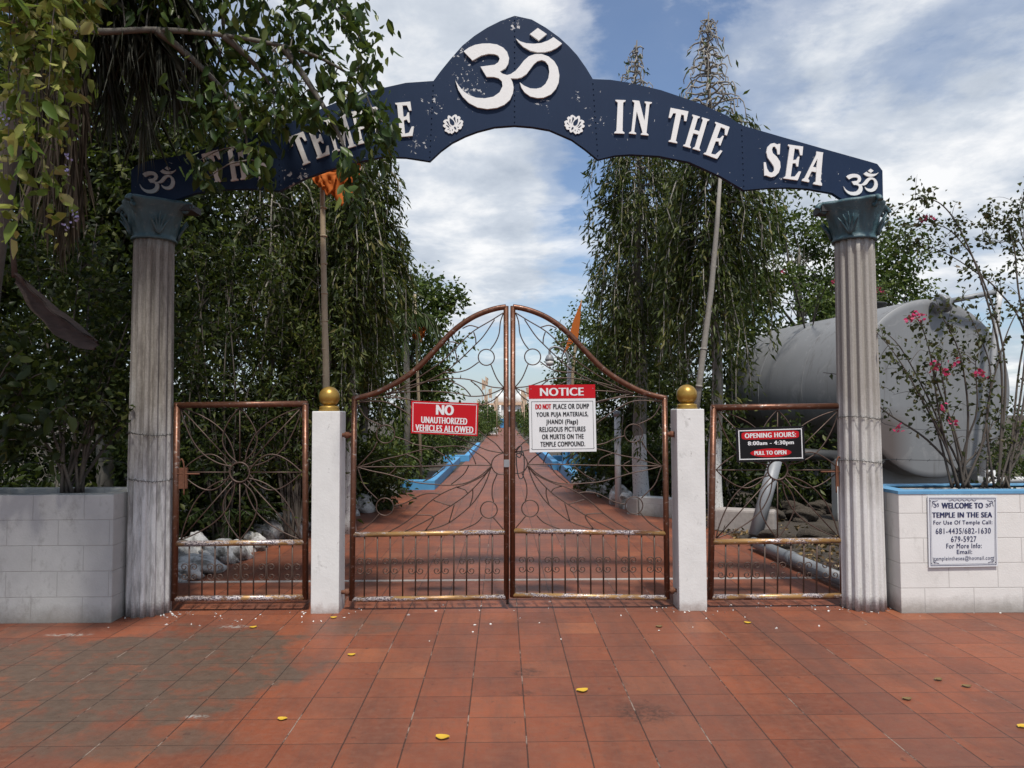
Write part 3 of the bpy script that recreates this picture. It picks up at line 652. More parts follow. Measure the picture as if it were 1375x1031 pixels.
def side_gate(x0, x1, ytop, ymid, ybot, cx, cy, label, latch_left, tilt=0):
    base = W2(((x0+x1)/2, ybot))
    t = thing('side_gate', label, 'gate', (base.x, YG, 0), 'square side gates with flower pattern')
    fr = MB(); fr.tube([W2((x0-2, ytop+2)), W2((x1+3, ytop))], .026, 12); fr.tube([W2((x0+1, ytop)), W2((x0-3, ybot+2))], .026, 12)
    fr.tube([W2((x1, ytop)), W2((x1, ybot+1))], .025, 12); fr.build('frame', M['copper'], t)
    rl = MB(); rl.tube([W2((x0, ymid+1)), W2((x1, ymid-1))], .024, 12); rl.tube([W2((x0-2, ybot)), W2((x1, ybot-2))], .024, 12); rl.build('worn_rails', M['copper_worn'], t)
    cv = MB(); r0 = 13.2
    a0, b0, a1, b1 = x0+5, ytop+5, x1-5, ymid-4
    ends = [(cx, b0), (a1, b0), (a1, cy), (a1, b1), (cx, b1), (a0, b1), (a0, cy), (a0, b0)]
    for i, e in enumerate(ends):
        d = Vector((e[0]-cx, e[1]-cy)); L = d.length; d /= L; nrm = Vector((-d.y, d.x))
        s = Vector((cx, cy))+d*r0; wd = (23 if i % 2 == 0 else 20)
        if i in (2, 6): wd = 24
        cv.tube([W2(tuple(s)), W2(e)], .0052, 5)
        for sg in (-1, 1):
            pts = [s+nrm*sg*3]
            for u in (.15, .35, .55, .75, .9): pts.append(s+(Vector(e)-s)*u+nrm*sg*wd*math.sin(math.pi*u**.8)**.9)
            pts.append(Vector(e))
            cv.tube(smooth_path([W2(tuple(p), sg*.004+.0012*i) for p in pts], 5), .0056, 5)
    cv.tube([W2((cx+r0*math.cos(a), cy+r0*math.sin(a)), -.004) for a in np.linspace(0, 2*math.pi, 29)], .0075, 6, cap=False)
    cv.build('flower_scrollwork', M['rod'], t)
    st = (x1-x0)/10
    for i in range(9):
        x = x0+st*(i+1)
        bo = MB().tube([W2((x, ymid)), W2((x-.6, ybot))], .0068, 6).build('bar', M['rod'], t)
        if i % 2 == 0:
            for s in (-1, 1):
                pts = []
                for u in np.linspace(0, 1, 22):
                    a = math.pi+(1-u)*2.35*math.pi; r = 1.3+3.8*u
                    pts.append((6.4+r*math.cos(a)*1.05, -6.2+r*math.sin(a)))
                full = pts+[(px_, -py_) for px_, py_ in pts[::-1]]
                MB().tube([W2((x+s*px_, (ymid+ybot)/2+1+py_), -.004) for px_, py_ in full], .0042, 5).build('scroll', M['rod'], bo)
    lx = x0+6 if latch_left else x1-5; sg = 1 if latch_left else -1
    la = MB(); la.tube(smooth_path([W2((lx, cy-15), -.02), W2((lx+sg*3, cy-18), -.03), W2((lx+sg*6, cy-10), -.03), W2((lx+sg*6, cy+12), -.03), W2((lx+sg*6, cy+30), -.03)], 4), .006, 6)
    la.box(*sorted((W2((lx-2, cy)).x, W2((lx+sg*7+2, cy)).x)), YG-.02, YG+.012, W2((lx, cy+22)).z, W2((lx, cy-6)).z, .003)
    la.tube([W2((lx-sg*10, cy+2), -.015), W2((lx+sg*26, cy+2), -.015)], .007, 6); la.build('latch', M['rust'], t)
    return t
side_gate(237, 410, 542, 729, 804, 322, 634, 'left side gate with flower scrollwork, between the stained column and a white post', True)
side_gate(957, 1132, 545, 726.5, 802, 1044, 631, 'right side gate with flower scrollwork, carrying the black opening hours sign', False)

# ------------------------------------------------------------------ signs
FCACHE = {}
def text_mesh(txt, bold):
    key = (txt, bold)
    if key in FCACHE: return FCACHE[key]
    cu = bpy.data.curves.new('t', 'FONT'); cu.body = txt; cu.size = 1; cu.offset = bold; cu.space_character = 1.12 if len(txt) > 6 else 1.06; cu.resolution_u = 4
    ob = bpy.data.objects.new('t', cu); C.objects.link(ob)
    dg = bpy.context.evaluated_depsgraph_get(); me = bpy.data.meshes.new_from_object(ob.evaluated_get(dg))
    v = np.array([p.co[:] for p in me.vertices]); f = [list(p.vertices) for p in me.polygons]
    bpy.data.objects.remove(ob); bpy.data.curves.remove(cu); bpy.data.meshes.remove(me)
    mn = v.min(0); ex = v.max(0)-mn; v = (v-mn)/np.maximum(ex, 1e-6)
    FCACHE[key] = (v, f); return v, f
class Plate:
    """a flat board in the X-Z plane given by its four corners in the photograph"""
    def __init__(s, corners, Y, th, name, label, m, grp=None):
        s.c = [P(x, y, Y) for x, y in corners]; s.Y = Y
        s.w = (s.c[1]-s.c[0]).length; s.h = (s.c[3]-s.c[0]).length
        base = (s.c[2]+s.c[3])/2; s.t = thing(name, label, 'sign', tuple(base+Vector((0, th, 0))), grp)
        f = [s.c[3], s.c[2], s.c[1], s.c[0]]; mb = MB(); mb.prism(f, [p+Vector((0, th, 0)) for p in f]); mb.build('panel', m, s.t); s.lay = {}
    def at(s, u, v, lift):
        a = s.c[0].lerp(s.c[1], u); b = s.c[3].lerp(s.c[2], u); return a.lerp(b, v)+Vector((0, -lift, 0))
    def mbx(s, k): return s.lay.setdefault(k, MB())
    def text(s, k, txt, u0, u1, v0, v1, heavy=0.0, lift=.0022):
        v, f = text_mesh(txt, 0.0)      # heavier strokes: thin printed layers a hair apart
        for i, d in enumerate((0, -.5, .5, -1, 1)[:1 if heavy == 0 else 3 if heavy < .003 else 5]):
            s.mbx((*k, txt)).add([s.at(u0+(u1-u0)*x+d*heavy, v1+(v0-v1)*y, lift+.00015*i) for x, y, _ in v], f)
    def poly(s, k, pts, lift=.0012): s.mbx(k).add([s.at(u, v, lift) for u, v in pts][::-1], [list(range(len(pts)))])
    def rect(s, k, u0, u1, v0, v1, lift=.0012): s.poly(k, [(u0, v0), (u1, v0), (u1, v1), (u0, v1)], lift)
    def border(s, k, m_, th, lift=.0012, my=None):
        my = my or m_*s.w/s.h; ty = th*s.w/s.h
        s.rect(k, m_, 1-m_, my, my+ty, lift); s.rect(k, m_, 1-m_, 1-my-ty, 1-my, lift)
        s.rect(k, m_, m_+th, my+ty, 1-my-ty, lift); s.rect(k, 1-m_-th, 1-m_, my+ty, 1-my-ty, lift)
    def pill(s, k, cu, cv, hu, hv, p=2.0, lift=.0012):
        pts = [(cu+hu*math.copysign(abs(math.cos(a))**(2/p), math.cos(a)), cv+hv*math.copysign(abs(math.sin(a))**(2/p), math.sin(a))) for a in np.linspace(0, 2*math.pi, 41)[:-1]]
        s.poly(k, pts, lift)
    def done(s):
        for u, v in ((.035, .06), (.965, .06), (.035, .94), (.965, .94)):
            MB().lathe([(.004, -.001), (.004, .0015), (.0015, .003)], (0, 0, 0), 8, Matrix.Translation(s.at(u, v, .001)) @ Matrix.Rotation(rad(90), 4, 'X')).build('screw', M['pipe_grey'], s.t)
        for (nm, mk, *_), mb in s.lay.items(): mb.build(nm, M[mk], s.t)
YS = 6.175
r = Plate([(552.3, 538), (642.5, 541.3), (641.3, 585.5), (551.8, 581.5)], YS, .008, 'warning_sign', 'red sign reading no unauthorized vehicles allowed, wired to the left gate leaf', M['red'])
r.border(('border', 'white'), .022, .009)
k = ('lettering', 'white')
r.text(k, 'NO', .38, .625, .09, .40, .011); r.text(k, 'UNAUTHORIZED', .155, .835, .47, .67, .0045); r.text(k, 'VEHICLES ALLOWED', .07, .93, .72, .92, .0045); r.done()
r = Plate([(709.8, 517), (799, 516), (801, 606), (711.2, 607.3)], YS, .008, 'notice_board', 'white notice board with red heading about dumping puja materials, on the right gate leaf', M['white'])
r.rect(('red_heading', 'red'), 0, 1, 0, .205)
r.text(('heading', 'white'), 'NOTICE', .175, .82, .045, .165, .007, .003)
r.border(('border', 'ink'), .036, .006, my=.245) if False else None
for a in ((.036, .964, .245, .251), (.036, .964, .955, .961)): r.rect(('border', 'ink'), *a)
for a in ((.036, .042, .251, .955), (.958, .964, .251, .955)): r.rect(('border', 'ink'), *a)
k = ('lettering', 'ink')
r.text(('red_words', 'red'), 'DO NOT', .10, .33, .285, .36, .0045)
r.text(k, 'PLACE OR DUMP', .365, .90, .285, .36, .003)
for txt, a, b, v in (('YOUR PUJA MATERIALS,', .11, .885, .405), ('JHANDI (Flags)', .255, .73, .515), ('RELIGIOUS PICTURES', .155, .84, .625), ('OR MURTIS ON THE', .19, .81, .735), ('TEMPLE COMPOUND.', .165, .83, .845)):
    r.text(k, txt, a, b, v, v+(.088 if txt[-1] in ',)' else .073), .003)
r.done()
r = Plate([(987.8, 574.7), (1079.7, 571.6), (1081.5, 618.6), (989.7, 620.8)], YS, .008, 'opening_hours_sign', 'black opening hours sign with red bands, tilted on the right side gate', M['black'])
r.border(('border', 'white'), .035, .014)
r.pill(('red_bands', 'red'), .50, .235, .42, .115, 6.0); r.pill(('red_bands', 'red'), .50, .745, .30, .125)
k = ('lettering', 'white')
r.text(k, 'OPENING HOURS:', .13, .87, .165, .305, .0042, .003); r.text(k, '8:00am - 4:30pm', .17, .835, .40, .55, .004, .003); r.text(k, 'PULL TO OPEN', .26, .72, .685, .80, .0042, .003); r.done()
YP = 5.995
r = Plate([(1245.6, 666.3), (1338.8, 666.3), (1340, 760.3), (1247.6, 762)], YP-.012, .01, 'welcome_board', 'white welcome board with blue lettering on the right block planter', M['paper'])
r.border(('border', 'ink_blue'), .022, .008); r.border(('border', 'ink_blue'), .042, .003)
k = ('lettering', 'ink_blue')
for txt, a, b, v0, v1, bo in (('WELCOME TO', .20, .79, .09, .17, .0055), ('TEMPLE IN THE SEA', .06, .92, .225, .30, .0048), ('For Use Of Temple Call:', .075, .925, .34, .415, .0025), ('681-4435/682-1630', .105, .90, .45, .53, .0025), ('679-5927', .325, .69, .565, .645, .0025), ('For More Info:', .255, .765, .665, .735, .0025), ('Email:', .405, .625, .755, .815, .0025), ('templeinthesea@hotmail.com', .075, .935, .845, .92, .0)):
    r.text(k, txt, a, b, v0, v1, bo)
def small_om(cu, cv, s):
    for poly in (om_body, om_cres, om_dot): r.poly(('om_marks', 'ink_blue'), [(cu+(u-610)/850*s, cv+(v-430)/850*s) for u, v in poly], .0022)
small_om(.115, .125, .085); small_om(.865, .125, .085)
orn = r.mbx(('corner_ornaments', 'ink_blue'))
def orn_line(pts): orn.tube([r.at(u, v, .002) for u, v in pts], .0016, 4)
for sx in (0, 1):
    for sy in (0, 1):
        f = lambda u, v: (u if sx == 0 else 1-u, v if sy == 0 else 1-v)
        orn_line([f(.065, .16-.02*i+.0) if False else f(.062+.006*math.sin(i), .07+.018*i) for i in range(5)]); orn_line([f(.07+.018*i, .062+.006*math.sin(i)) for i in range(5)])
        orn_line([f(.085+.014*math.cos(a), .085+.014*math.sin(a)) for a in np.linspace(0, 5, 8)])
orn_line([(.30+.01*i, .055+.01*math.sin(i*.9)) for i in range(41)])
r.done()

# ------------------------------------------------------------------ planters
def planter(x0, x1, y0, y1, h, mk, label, rim):
    t = thing('block_planter', label, 'planter', ((x0+x1)/2, (y0+y1)/2, 0), 'block planters flanking the entrance')
    th = .13
    mb = MB(); mb.box(x0, x1, y0, y0+th, -.02, h, .006); mb.box(x0, x1, y1-th, y1, -.02, h, .006)
    mb.box(x0+.001, x0+th, y0+th-.002, y1-th+.002, -.02, h-.001); mb.box(x1-th, x1-.001, y0+th-.002, y1-th+.002, -.02, h-.001)
    mb.build('walls', M[mk], t)
    MB().box(x0+th-.002, x1-th+.002, y0+th-.002, y1-th+.002, .1, h-.07).build('soil', M['soil'], t)
    if rim:
        rb = MB(); e = .006
        rb.box(x0-e, x1+e, y0-e, y0+th, h-.022, h+.006, .003); rb.box(x0-e, x1+e, y1-th, y1+e, h-.022, h+.006, .003)
        rb.box(x0-e, x0+th, y0+th, y1-th, h-.022, h+.005); rb.box(x1-th, x1+e, y0+th, y1-th, h-.022, h+.005); rb.build('painted_rim', M['rim_blue'], t)
    return t
hR = P(1215, 660, 6.0).z; hL = P(120, 664, 5.9).z
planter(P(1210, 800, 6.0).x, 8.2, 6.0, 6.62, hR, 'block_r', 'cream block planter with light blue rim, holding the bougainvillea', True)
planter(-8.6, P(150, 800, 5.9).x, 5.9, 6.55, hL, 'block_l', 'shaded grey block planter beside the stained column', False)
# ------------------------------------------------------------------ fence wire
def strand(name, pts, label, barbs=True):
    mb = MB(); pp = smooth_path(pts, 10); mb.tube(pp, .0025, 4)
    if barbs:
        for i in range(2, len(pp)-1, 3):
            c = pp[i]; a = random.random()*6
            mb.tube([c+Vector((.018*math.cos(a), 0, .018*math.sin(a))), c-Vector((.018*math.cos(a), 0, .018*math.sin(a)))], .0018, 3)
    return tag(mb.build(name, M['dark_iron']), label, 'wire', 'barbed wire strands')
def ring(cx, cy, z, r_): return [(cx+r_*math.cos(a), cy+r_*math.sin(a), z+.012*math.sin(2*a)) for a in np.linspace(-math.pi*1.02, math.pi*.05, 10)]
xr, xl = crr.x, cl.x
strand('barbed_wire', ring(xr, 6.2, P(1150, 561, 6.05).z, .178)+[(xr+.5, 6.6, 1.5), (xr+1.3, 7.0, 1.45), (xr+3, 7.4, 1.5)], 'upper barbed wire strand running right from the pale column')
strand('barbed_wire', ring(xr, 6.2, P(1150, 620, 6.05).z, .18)+[(xr+.5, 6.62, 1.2), (xr+1.3, 7.0, 1.17), (xr+3, 7.4, 1.2)], 'lower barbed wire strand running right from the pale column')
strand('barbed_wire', [(xl-3, 6.9, 1.5), (xl-1.2, 6.7, 1.45), (xl-.4, 6.5, 1.5)]+ring(xl, 6.2, P(205, 583, 6.05).z, .18), 'upper barbed wire strand running left from the stained column')
strand('barbed_wire', [(xl-3, 6.9, 1.3), (xl-1.2, 6.7, 1.2), (xl-.4, 6.5, 1.22)]+ring(xl, 6.2, P(205, 645, 6.05).z, .183), 'lower loose wire strand running left from the stained column')

# ------------------------------------------------------------------ tank
th_ = rad(11.0); Rt = 1.5
tc0 = P(1255, 521, 12.3)
TX = Matrix.Translation(tc0) @ Matrix.Rotation(th_, 4, 'Z') @ Matrix.Rotation(rad(-90), 4, 'X')   # local z -> away from the camera
tank = thing('storage_tank', 'large grey cylindrical storage tank lying behind the right column', 'tank', (tc0.x-.4, tc0.y+2, 0))
LT = 4.3
prof = [(.02, -.035), (.5, -.035), (1.0, -.022), (1.4, -.006), (Rt-.01, 0), (Rt, .012), (Rt, LT)]
for a in np.linspace(10, 88, 9): prof.append((Rt*(.72+.28*math.cos(rad(a))) if a < 80 else Rt*(.72+.28*math.cos(rad(a)))*(.96-.0*a), LT+.42*math.sin(rad(a))))
prof.append((.02, LT+.46))
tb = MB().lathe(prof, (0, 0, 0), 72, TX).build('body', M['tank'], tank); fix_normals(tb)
sm = MB()
for z in (.05, 1.5, 3.0):
    sm.tube([TX @ Vector(((Rt+.003)*math.cos(a), (Rt+.003)*math.sin(a), z)) for a in np.linspace(0, 2*math.pi, 65)], .006, 5, cap=False)
sm.build('weld_seams', M['tank'], tank)
def tz(px, py, Y): return P(px, py, Y)
hp = TX @ Vector((0, -Rt, 1.6))
MB().lathe([(.28, -.12), (.28, .12), (.33, .121), (.33, .16), (.28, .161), (.1, .19)], tuple(hp), 24).build('hatch', M['dark_iron'], tank)
vp = P(1266, 407, 12.2)
va = MB(); va.lathe([(.11, -.16), (.11, -.02), (.17, -.019), (.17, .03), (.09, .031), (.09, .12), (.06, .13)], (0, 0, 0), 18, Matrix.Translation(vp) @ Matrix.Rotation(rad(60), 4, 'Y'))
va.tube([vp+Vector((.1, 0, .03)), P(1345, 390, 12.2)], .045, 10); va.build('valve', M['pipe_grey'], tank)
MB().tube([P(1343, 392, 12.15), P(1340, 410, 12.15), P(1318, 640, 12.15)], .05, 10).build('down_pipe', M['pipe_white'], tank)
for zz in (.6, 3.6):
    sp = MB(); c0 = TX @ Vector((0, 0, zz)); sp.box(-1.1, 1.1, -.13, .13, 0, .85, .02, Matrix.Translation((c0.x, c0.y, 0)) @ Matrix.Rotation(th_, 4, 'Z')); sp.build('saddle', M['pipe_grey'], tank)
MB().tube([P(1050, 598, 10.4), G(1012, 722, .02)+Vector((0, 0, 0))], .085, 14).build('strut_pipe', M['pipe_grey'], tank) if False else None
pp = thing('leaning_pipe', 'grey pipe leaning diagonally behind the right side gate', 'pipe', tuple(P(1014, 718, 9.6)))
MB().tube([P(1046, 600, 9.9), P(1014, 720, 9.6)], .088, 14).build('barrel', M['pipe_grey'], pp)
q = P(1046, 600, 9.9); MB().tube([q, P(1042, 615, 9.86)], .098, 14).build('collar', M['pipe_grey'], pp)
pp = thing('ground_pipe', 'grey pipe lying on the ground behind the right side gate', 'pipe', tuple(G(1070, 752, .08)))
MB().tube([G(1012, 728, .09), G(1140, 782, .09)], .062, 12).build('barrel', M['pipe_grey'], pp)
MB().tube([G(1060, 748, .09), G(1066, 750.6, .09)], .072, 12).build('coupling', M['pipe_grey'], pp)
pp = thing('cross_pipe', 'long grey pipe under the tank behind the opening hours sign', 'pipe', tuple(P(1100, 612, 11.5)))
MB().tube([P(1030, 606, 11.6), P(1140, 613, 11.4)], .085, 12).build('barrel', M['dark_iron'], pp); MB().box(P(1128, 613, 11.4).x-.1, P(1128, 613, 11.4).x+.1, 11.3, 11.5, -.02, P(1128, 616, 11.4).z).build('pier', M['post_white'], pp)
pp = thing('elbow_pipe', 'short capped grey pipe standing behind the right planter', 'pipe', tuple(P(1311, 700, 7.4)))
a = P(1311, 640, 7.4); MB().tube([(a.x, a.y, 0), a-Vector((0, 0, .05)), a+Vector((0, 0, .0)), a+Vector((0, 0, .02))], [.06, .06, .055, .02], 12).build('barrel', M['pipe_grey'], pp)
pp = thing('water_pipe', 'white pipe with right angle bend behind the right planter', 'pipe', tuple(P(1330, 700, 7.2)))
a = P(1330, 645, 7.2); MB().tube([(a.x, a.y, 0), (a.x, a.y, a.z+.1)], .045, 10).build('riser', M['pipe_white'], pp); MB().tube([a, a+Vector((3, .3, 0))], .032, 10).build('arm', M['pipe_white'], pp)
MB().tube([(a.x-.16, a.y+.1, 0), (a.x-.16, a.y+.1, a.z+.1), (a.x-.16, a.y+.1, a.z+.13)], [.085, .085, .08], 14).build('stub', M['dark_iron'], pp)

# ------------------------------------------------------------------ foliage builders
def runit(n): v = rng.normal(size=(n, 3)); return v/np.linalg.norm(v, axis=1, keepdims=True)
def broad_tree(name, label, base, cc, cr, nl, L, Wd, mk, tr=.09, clumps=60, clr=.33, group=None, bark='bark', cat='tree', six=False, extra=(), shell=.55, nlimb=9):
    base = Vector(base); cc = Vector(cc); t = thing(name, label, cat, tuple(base), group)
    tk = MB(); top = Vector((cc.x, cc.y, cc.z+cr[2]*.35))
    mid = base.lerp(top, .5)+Vector((random.uniform(-.2, .2), random.uniform(-.2, .2), 0))
    path = smooth_path([base, base.lerp(mid, .5)+Vector((random.uniform(-.06, .06), 0, 0)), mid, mid.lerp(top, .5)+Vector((random.uniform(-.15, .15), 0, 0)), top], 5)
    tk.tube(path, [tr*(1-.8*i/(len(path)-1)) for i in range(len(path))], 10)
    u = runit(clumps); rr = rng.uniform(shell, 1, clumps)[:, None]; cen = np.array(cc)+u*rr*np.array(cr)
    if len(extra): cen = np.vstack([cen, np.array(extra)]); 
    nc = len(cen)
    for i in range(min(nc, nlimb*4)):
        j = int(rng.integers(len(path)//3, len(path))); s = path[j]; e = Vector(cen[i % nc if i < nc-len(extra) else i]); m_ = s.lerp(e, .5)+Vector((0, 0, .12))+Vector(rng.normal(size=3)*.08)
        big = i < nlimb; r0 = tr*(.38 if big else .14)
        tk.tube(smooth_path([s, m_, e], 3), [r0*(1-.75*q/6) for q in range(7)], 5, cap=False)
    for e_ in extra:
        e = Vector(e_); s = path[-4]; tk.tube(smooth_path([s, s.lerp(e, .5)+Vector((0, 0, .1)), e], 3), [tr*.3*(1-.7*q/6) for q in range(7)], 5, cap=False)
    tk.build('trunk', M[bark], t)
    ci = rng.integers(0, nc, nl); cs = rng.uniform(.55, 1.25, nc)[ci]
    off = rng.normal(size=(nl, 3))*(clr*np.array([1, 1, .75]))*cs[:, None]*.6
    pos = cen[ci]+off
    d = off/np.maximum(np.linalg.norm(off, axis=1, keepdims=True), .01)*.7+runit(nl)*.9+np.array([0, 0, -.15])
    sz = rng.uniform(.65, 1.25, nl)
    leafobj('crown', pos, d, L*sz, Wd*sz, M[mk], t, six)
    return t
def mast_tree(label, base, h, rmax, zlow, nb, mk, tr, bark, group, spike=1.2, perb=70, lean=(0, 0), L=.13, Wd=.032, crook=None):
    base = Vector(base); t = thing('mast_tree', label, 'tree', tuple(base), group)
    ax = lambda z: Vector((base.x+lean[0]*z/h+.03*math.sin(z*2.1+base.x)+(crook(z) if crook else 0), base.y+lean[1]*z/h+.03*math.cos(z*1.7), base.z+z))
    tk = MB(); zs = np.linspace(0, h, 30); tk.tube([ax(z) for z in zs], [max(.007, tr*(1-.93*(z/h)**.8))*(1.25 if z < .12 else 1) for z in zs], 12)
    PC, PD = [], []
    tw = MB()
    for i in range(nb):
        f = (i+.5)/nb; z = zlow+(h-.1-zlow)*f**.9; s = ax(z); a = i*2.39996+random.uniform(-.4, .4); e = Vector((math.cos(a), math.sin(a), 0))
        q = (z-zlow)/(h-zlow); inspike = z > h-spike
        prof = math.sin(math.pi*min(1, (1-q)*.80+.12))**.55*(1-.5*q) if not inspike else .0
        Lb = rmax*prof*random.choice((random.uniform(.45, .9), random.uniform(.75, 1.15), random.uniform(1.05, 1.45))) if not inspike else (.05+.50*((h-z)/spike)**.8)*random.uniform(.6, 1.1)
        dr = (random.choice((random.uniform(.5, 1.0), random.uniform(.9, 1.5), random.uniform(1.3, 2.1))) if not inspike else random.uniform(.25, .5))*(.55+.6*(1-q))
        pts = []
        for u in np.linspace(0, 1, 8):
            pts.append(s+e*Lb*(1-(1-u)**2.1)+Vector((0, 0, .20*Lb*math.sin(u*2.2)-dr*u**2.0))+Vector(rng.normal(size=3)*.022))
        tw.tube(pts, [.013*(1-.75*u)+.003 for u in np.linspace(0, 1, 8)], 4, cap=False)
        npb = int(perb*(Lb+dr)/1.5*(.045 if inspike else 1))
        for j in range(npb):
            u = random.uniform(.22, 1)**.8; k_ = u*7; i0 = min(6, int(k_)); p = pts[i0].lerp(pts[i0+1], k_-i0)
            PC.append(p+Vector(rng.normal(size=3)*.055)); PD.append(Vector((0, 0, -.9))+e*.45+Vector(rng.normal(size=3)*.52))
    tko = tk.build('trunk', M[bark], t); tw.build('branches', M['twig'], tko)
    n = len(PC); sz = rng.uniform(.5, 1.3, n)
    leafobj('crown', np.array(PC), np.array(PD), L*sz, Wd*(.4+.6*sz)*rng.uniform(.7, 1.3, n), M[mk], t, False, .25, .05)
    return t
def stems_plant(name, label, base, tips, r0, nl, L, Wd, mk, cat='shrub', group=None, stem='stem', six=False, sub=3, spread=.06, start=.3, flowers=None, arch=.25, subl=.5, canes=()):
    base = Vector(base); t = thing(name, label, cat, tuple(base), group); st = MB(); pts_all = []
    for cane in canes:
        path = smooth_path(cane, 6); st.tube(path, [r0*(1-.85*i/(len(path)-1)) for i in range(len(path))], 6); k0 = len(path)//3; pts_all += path[k0:]
        for _ in range(sub*3):
            j = random.randrange(k0, len(path)-1); s = path[j]; d = Vector(rng.normal(size=3)); d.y *= .5; e = s+d.normalized()*random.uniform(.15, .8)*subl
            sp_ = smooth_path([s, s.lerp(e, .5)+Vector((0, 0, .04)), e], 4); st.tube(sp_, [r0*.22*(1-.7*q/(len(sp_)-1)) for q in range(len(sp_))], 4, cap=False); pts_all += sp_[1:]*2
    for tip in tips:
        tip = Vector(tip); b = base+Vector((random.uniform(-.1, .1), random.uniform(-.08, .08), 0)); ln = (tip-b).length
        m_ = b.lerp(tip, .5)+Vector((0, 0, arch*ln*.5))+Vector(rng.normal(size=3)*.04*ln)
        path = smooth_path([b, b.lerp(m_, .5)+Vector((0, 0, .05*ln)), m_, m_.lerp(tip, .55)+Vector((0, 0, .06*ln)), tip], 5)
        st.tube(path, [r0*(1-.82*i/(len(path)-1)) for i in range(len(path))], 6)
        pts_all += path[int(len(path)*start):]
        for _ in range(sub):
            j = random.randrange(int(len(path)*start), len(path)-2); s = path[j]; d = Vector(rng.normal(size=3)); d.z = abs(d.z)*.5; e = s+d.normalized()*random.uniform(.25, 1)*subl+Vector((0, 0, -.1*subl))
            sp_ = smooth_path([s, s.lerp(e, .5)+Vector((0, 0, .08)), e], 4); st.tube(sp_, [r0*.32*(1-.7*q/(len(sp_)-1)) for q in range(len(sp_))], 4, cap=False); pts_all += sp_[1:]
    st.build('stems', M[stem], t)
    pa = np.array(pts_all); idx = rng.integers(0, len(pa), nl); pos = pa[idx]+rng.normal(size=(nl, 3))*spread
    sz = rng.uniform(.6, 1.2, nl); leafobj('leaves', pos, runit(nl)+np.array([0, 0, -.1]), L*sz, Wd*sz, M[mk], t, six)
    if flowers:
        for c in flowers:
            k_ = random.randint(8, 13); fp = [Vector(c)+Vector(rng.normal(size=3)*.016) for _ in range(k_)]
            leafobj('flower_cluster', np.array(fp), runit(k_), .034, .030, M['bract'], t, True, .2, 0)
    return t
def frond(mb, PC, PD, LL, start, mid, end, n, ll, hang, r=.014, rnd=.2):
    path = smooth_path([start, mid, end], 10); mb.tube(path, [r*(1-.7*i/(len(path)-1)) for i in range(len(path))], 5)
    for i in range(n):
        u = .12+.88*i/n; k_ = u*(len(path)-1); i0 = min(len(path)-2, int(k_)); p = path[i0].lerp(path[i0+1], k_-i0); d = (path[i0+1]-path[i0]).normalized()
        sd_ = d.cross(Vector((0, 0, 1))); sd_ = sd_.normalized() if sd_.length > .05 else Vector((1, 0, 0))
        for s in (-1, 1):
            PC.append(p); PD.append(sd_*s*(1-hang)+d*.55+Vector((0, 0, -1.1*hang))+Vector(rng.normal(size=3)*rnd)); LL.append(ll*(1-.55*abs(u-.45)*1.6)*random.uniform(.75, 1.1))

# ------------------------------------------------------------------ right side trees
def GX(px, Y): return P(px, 559, Y).x
gm = 'mast trees with drooping foliage'
mast_tree('drooping mast tree with whitewashed trunk base, seen between the notice board and right gate post', (GX(860, 12.6), 12.6, 0), 8.15, .92, 3.2, 185, 'leaf_mast', .15, 'bark_white', gm, 1.5, 98)
mast_tree('tall drooping mast tree with bare spiked top rising above the arch behind the word THE', (GX(961, 10.6), 10.6, 0), 7.55, .84, 3.5, 180, 'leaf_mast', .115, 'bark_white', gm, 1.55, 98)
broad_tree('broadleaf_tree', 'bushy green tree behind the tank, just left of the pale column', (GX(1080, 19.5), 19.5, 0), (GX(1078, 19.5), 19.5, 5.0), (1.9, 1.6, 3.0), 12000, .15, .07, 'leaf_bush', .13, 90, .42)
broad_tree('broadleaf_tree', 'rounded green tree behind the tank, right of the pale column', (GX(1185, 20), 20, 0), (GX(1180, 20), 20, 4.2), (1.75, 1.6, 2.7), 8000, .15, .075, 'leaf_bush', .15, 80, .48)
broad_tree('broadleaf_tree', 'dark tree filling the gap behind the two right mast trees', (GX(915, 16), 16, 0), (GX(925, 16), 16, 3.3), (1.35, 1.3, 2.6), 8000, .14, .06, 'leaf_dark', .13, 80, .45)
broad_tree('broadleaf_tree', 'light leafy small tree behind the street lamp and triangular flag', (GX(790, 22.5), 22.5, 0), (GX(785, 22.5), 22.5, 3.35), (.85, .9, 1.75), 3800, .13, .065, 'leaf_bush', .08, 45, .34)
broad_tree('broadleaf_tree', 'dark leafy tree behind the white vent pipe and first right mast trunk', (GX(845, 18.5), 18.5, 0), (GX(850, 18.5), 18.5, 2.6), (1.35, 1.2, 2.4), 9000, .14, .06, 'leaf_dark', .12, 80, .42, shell=.3)
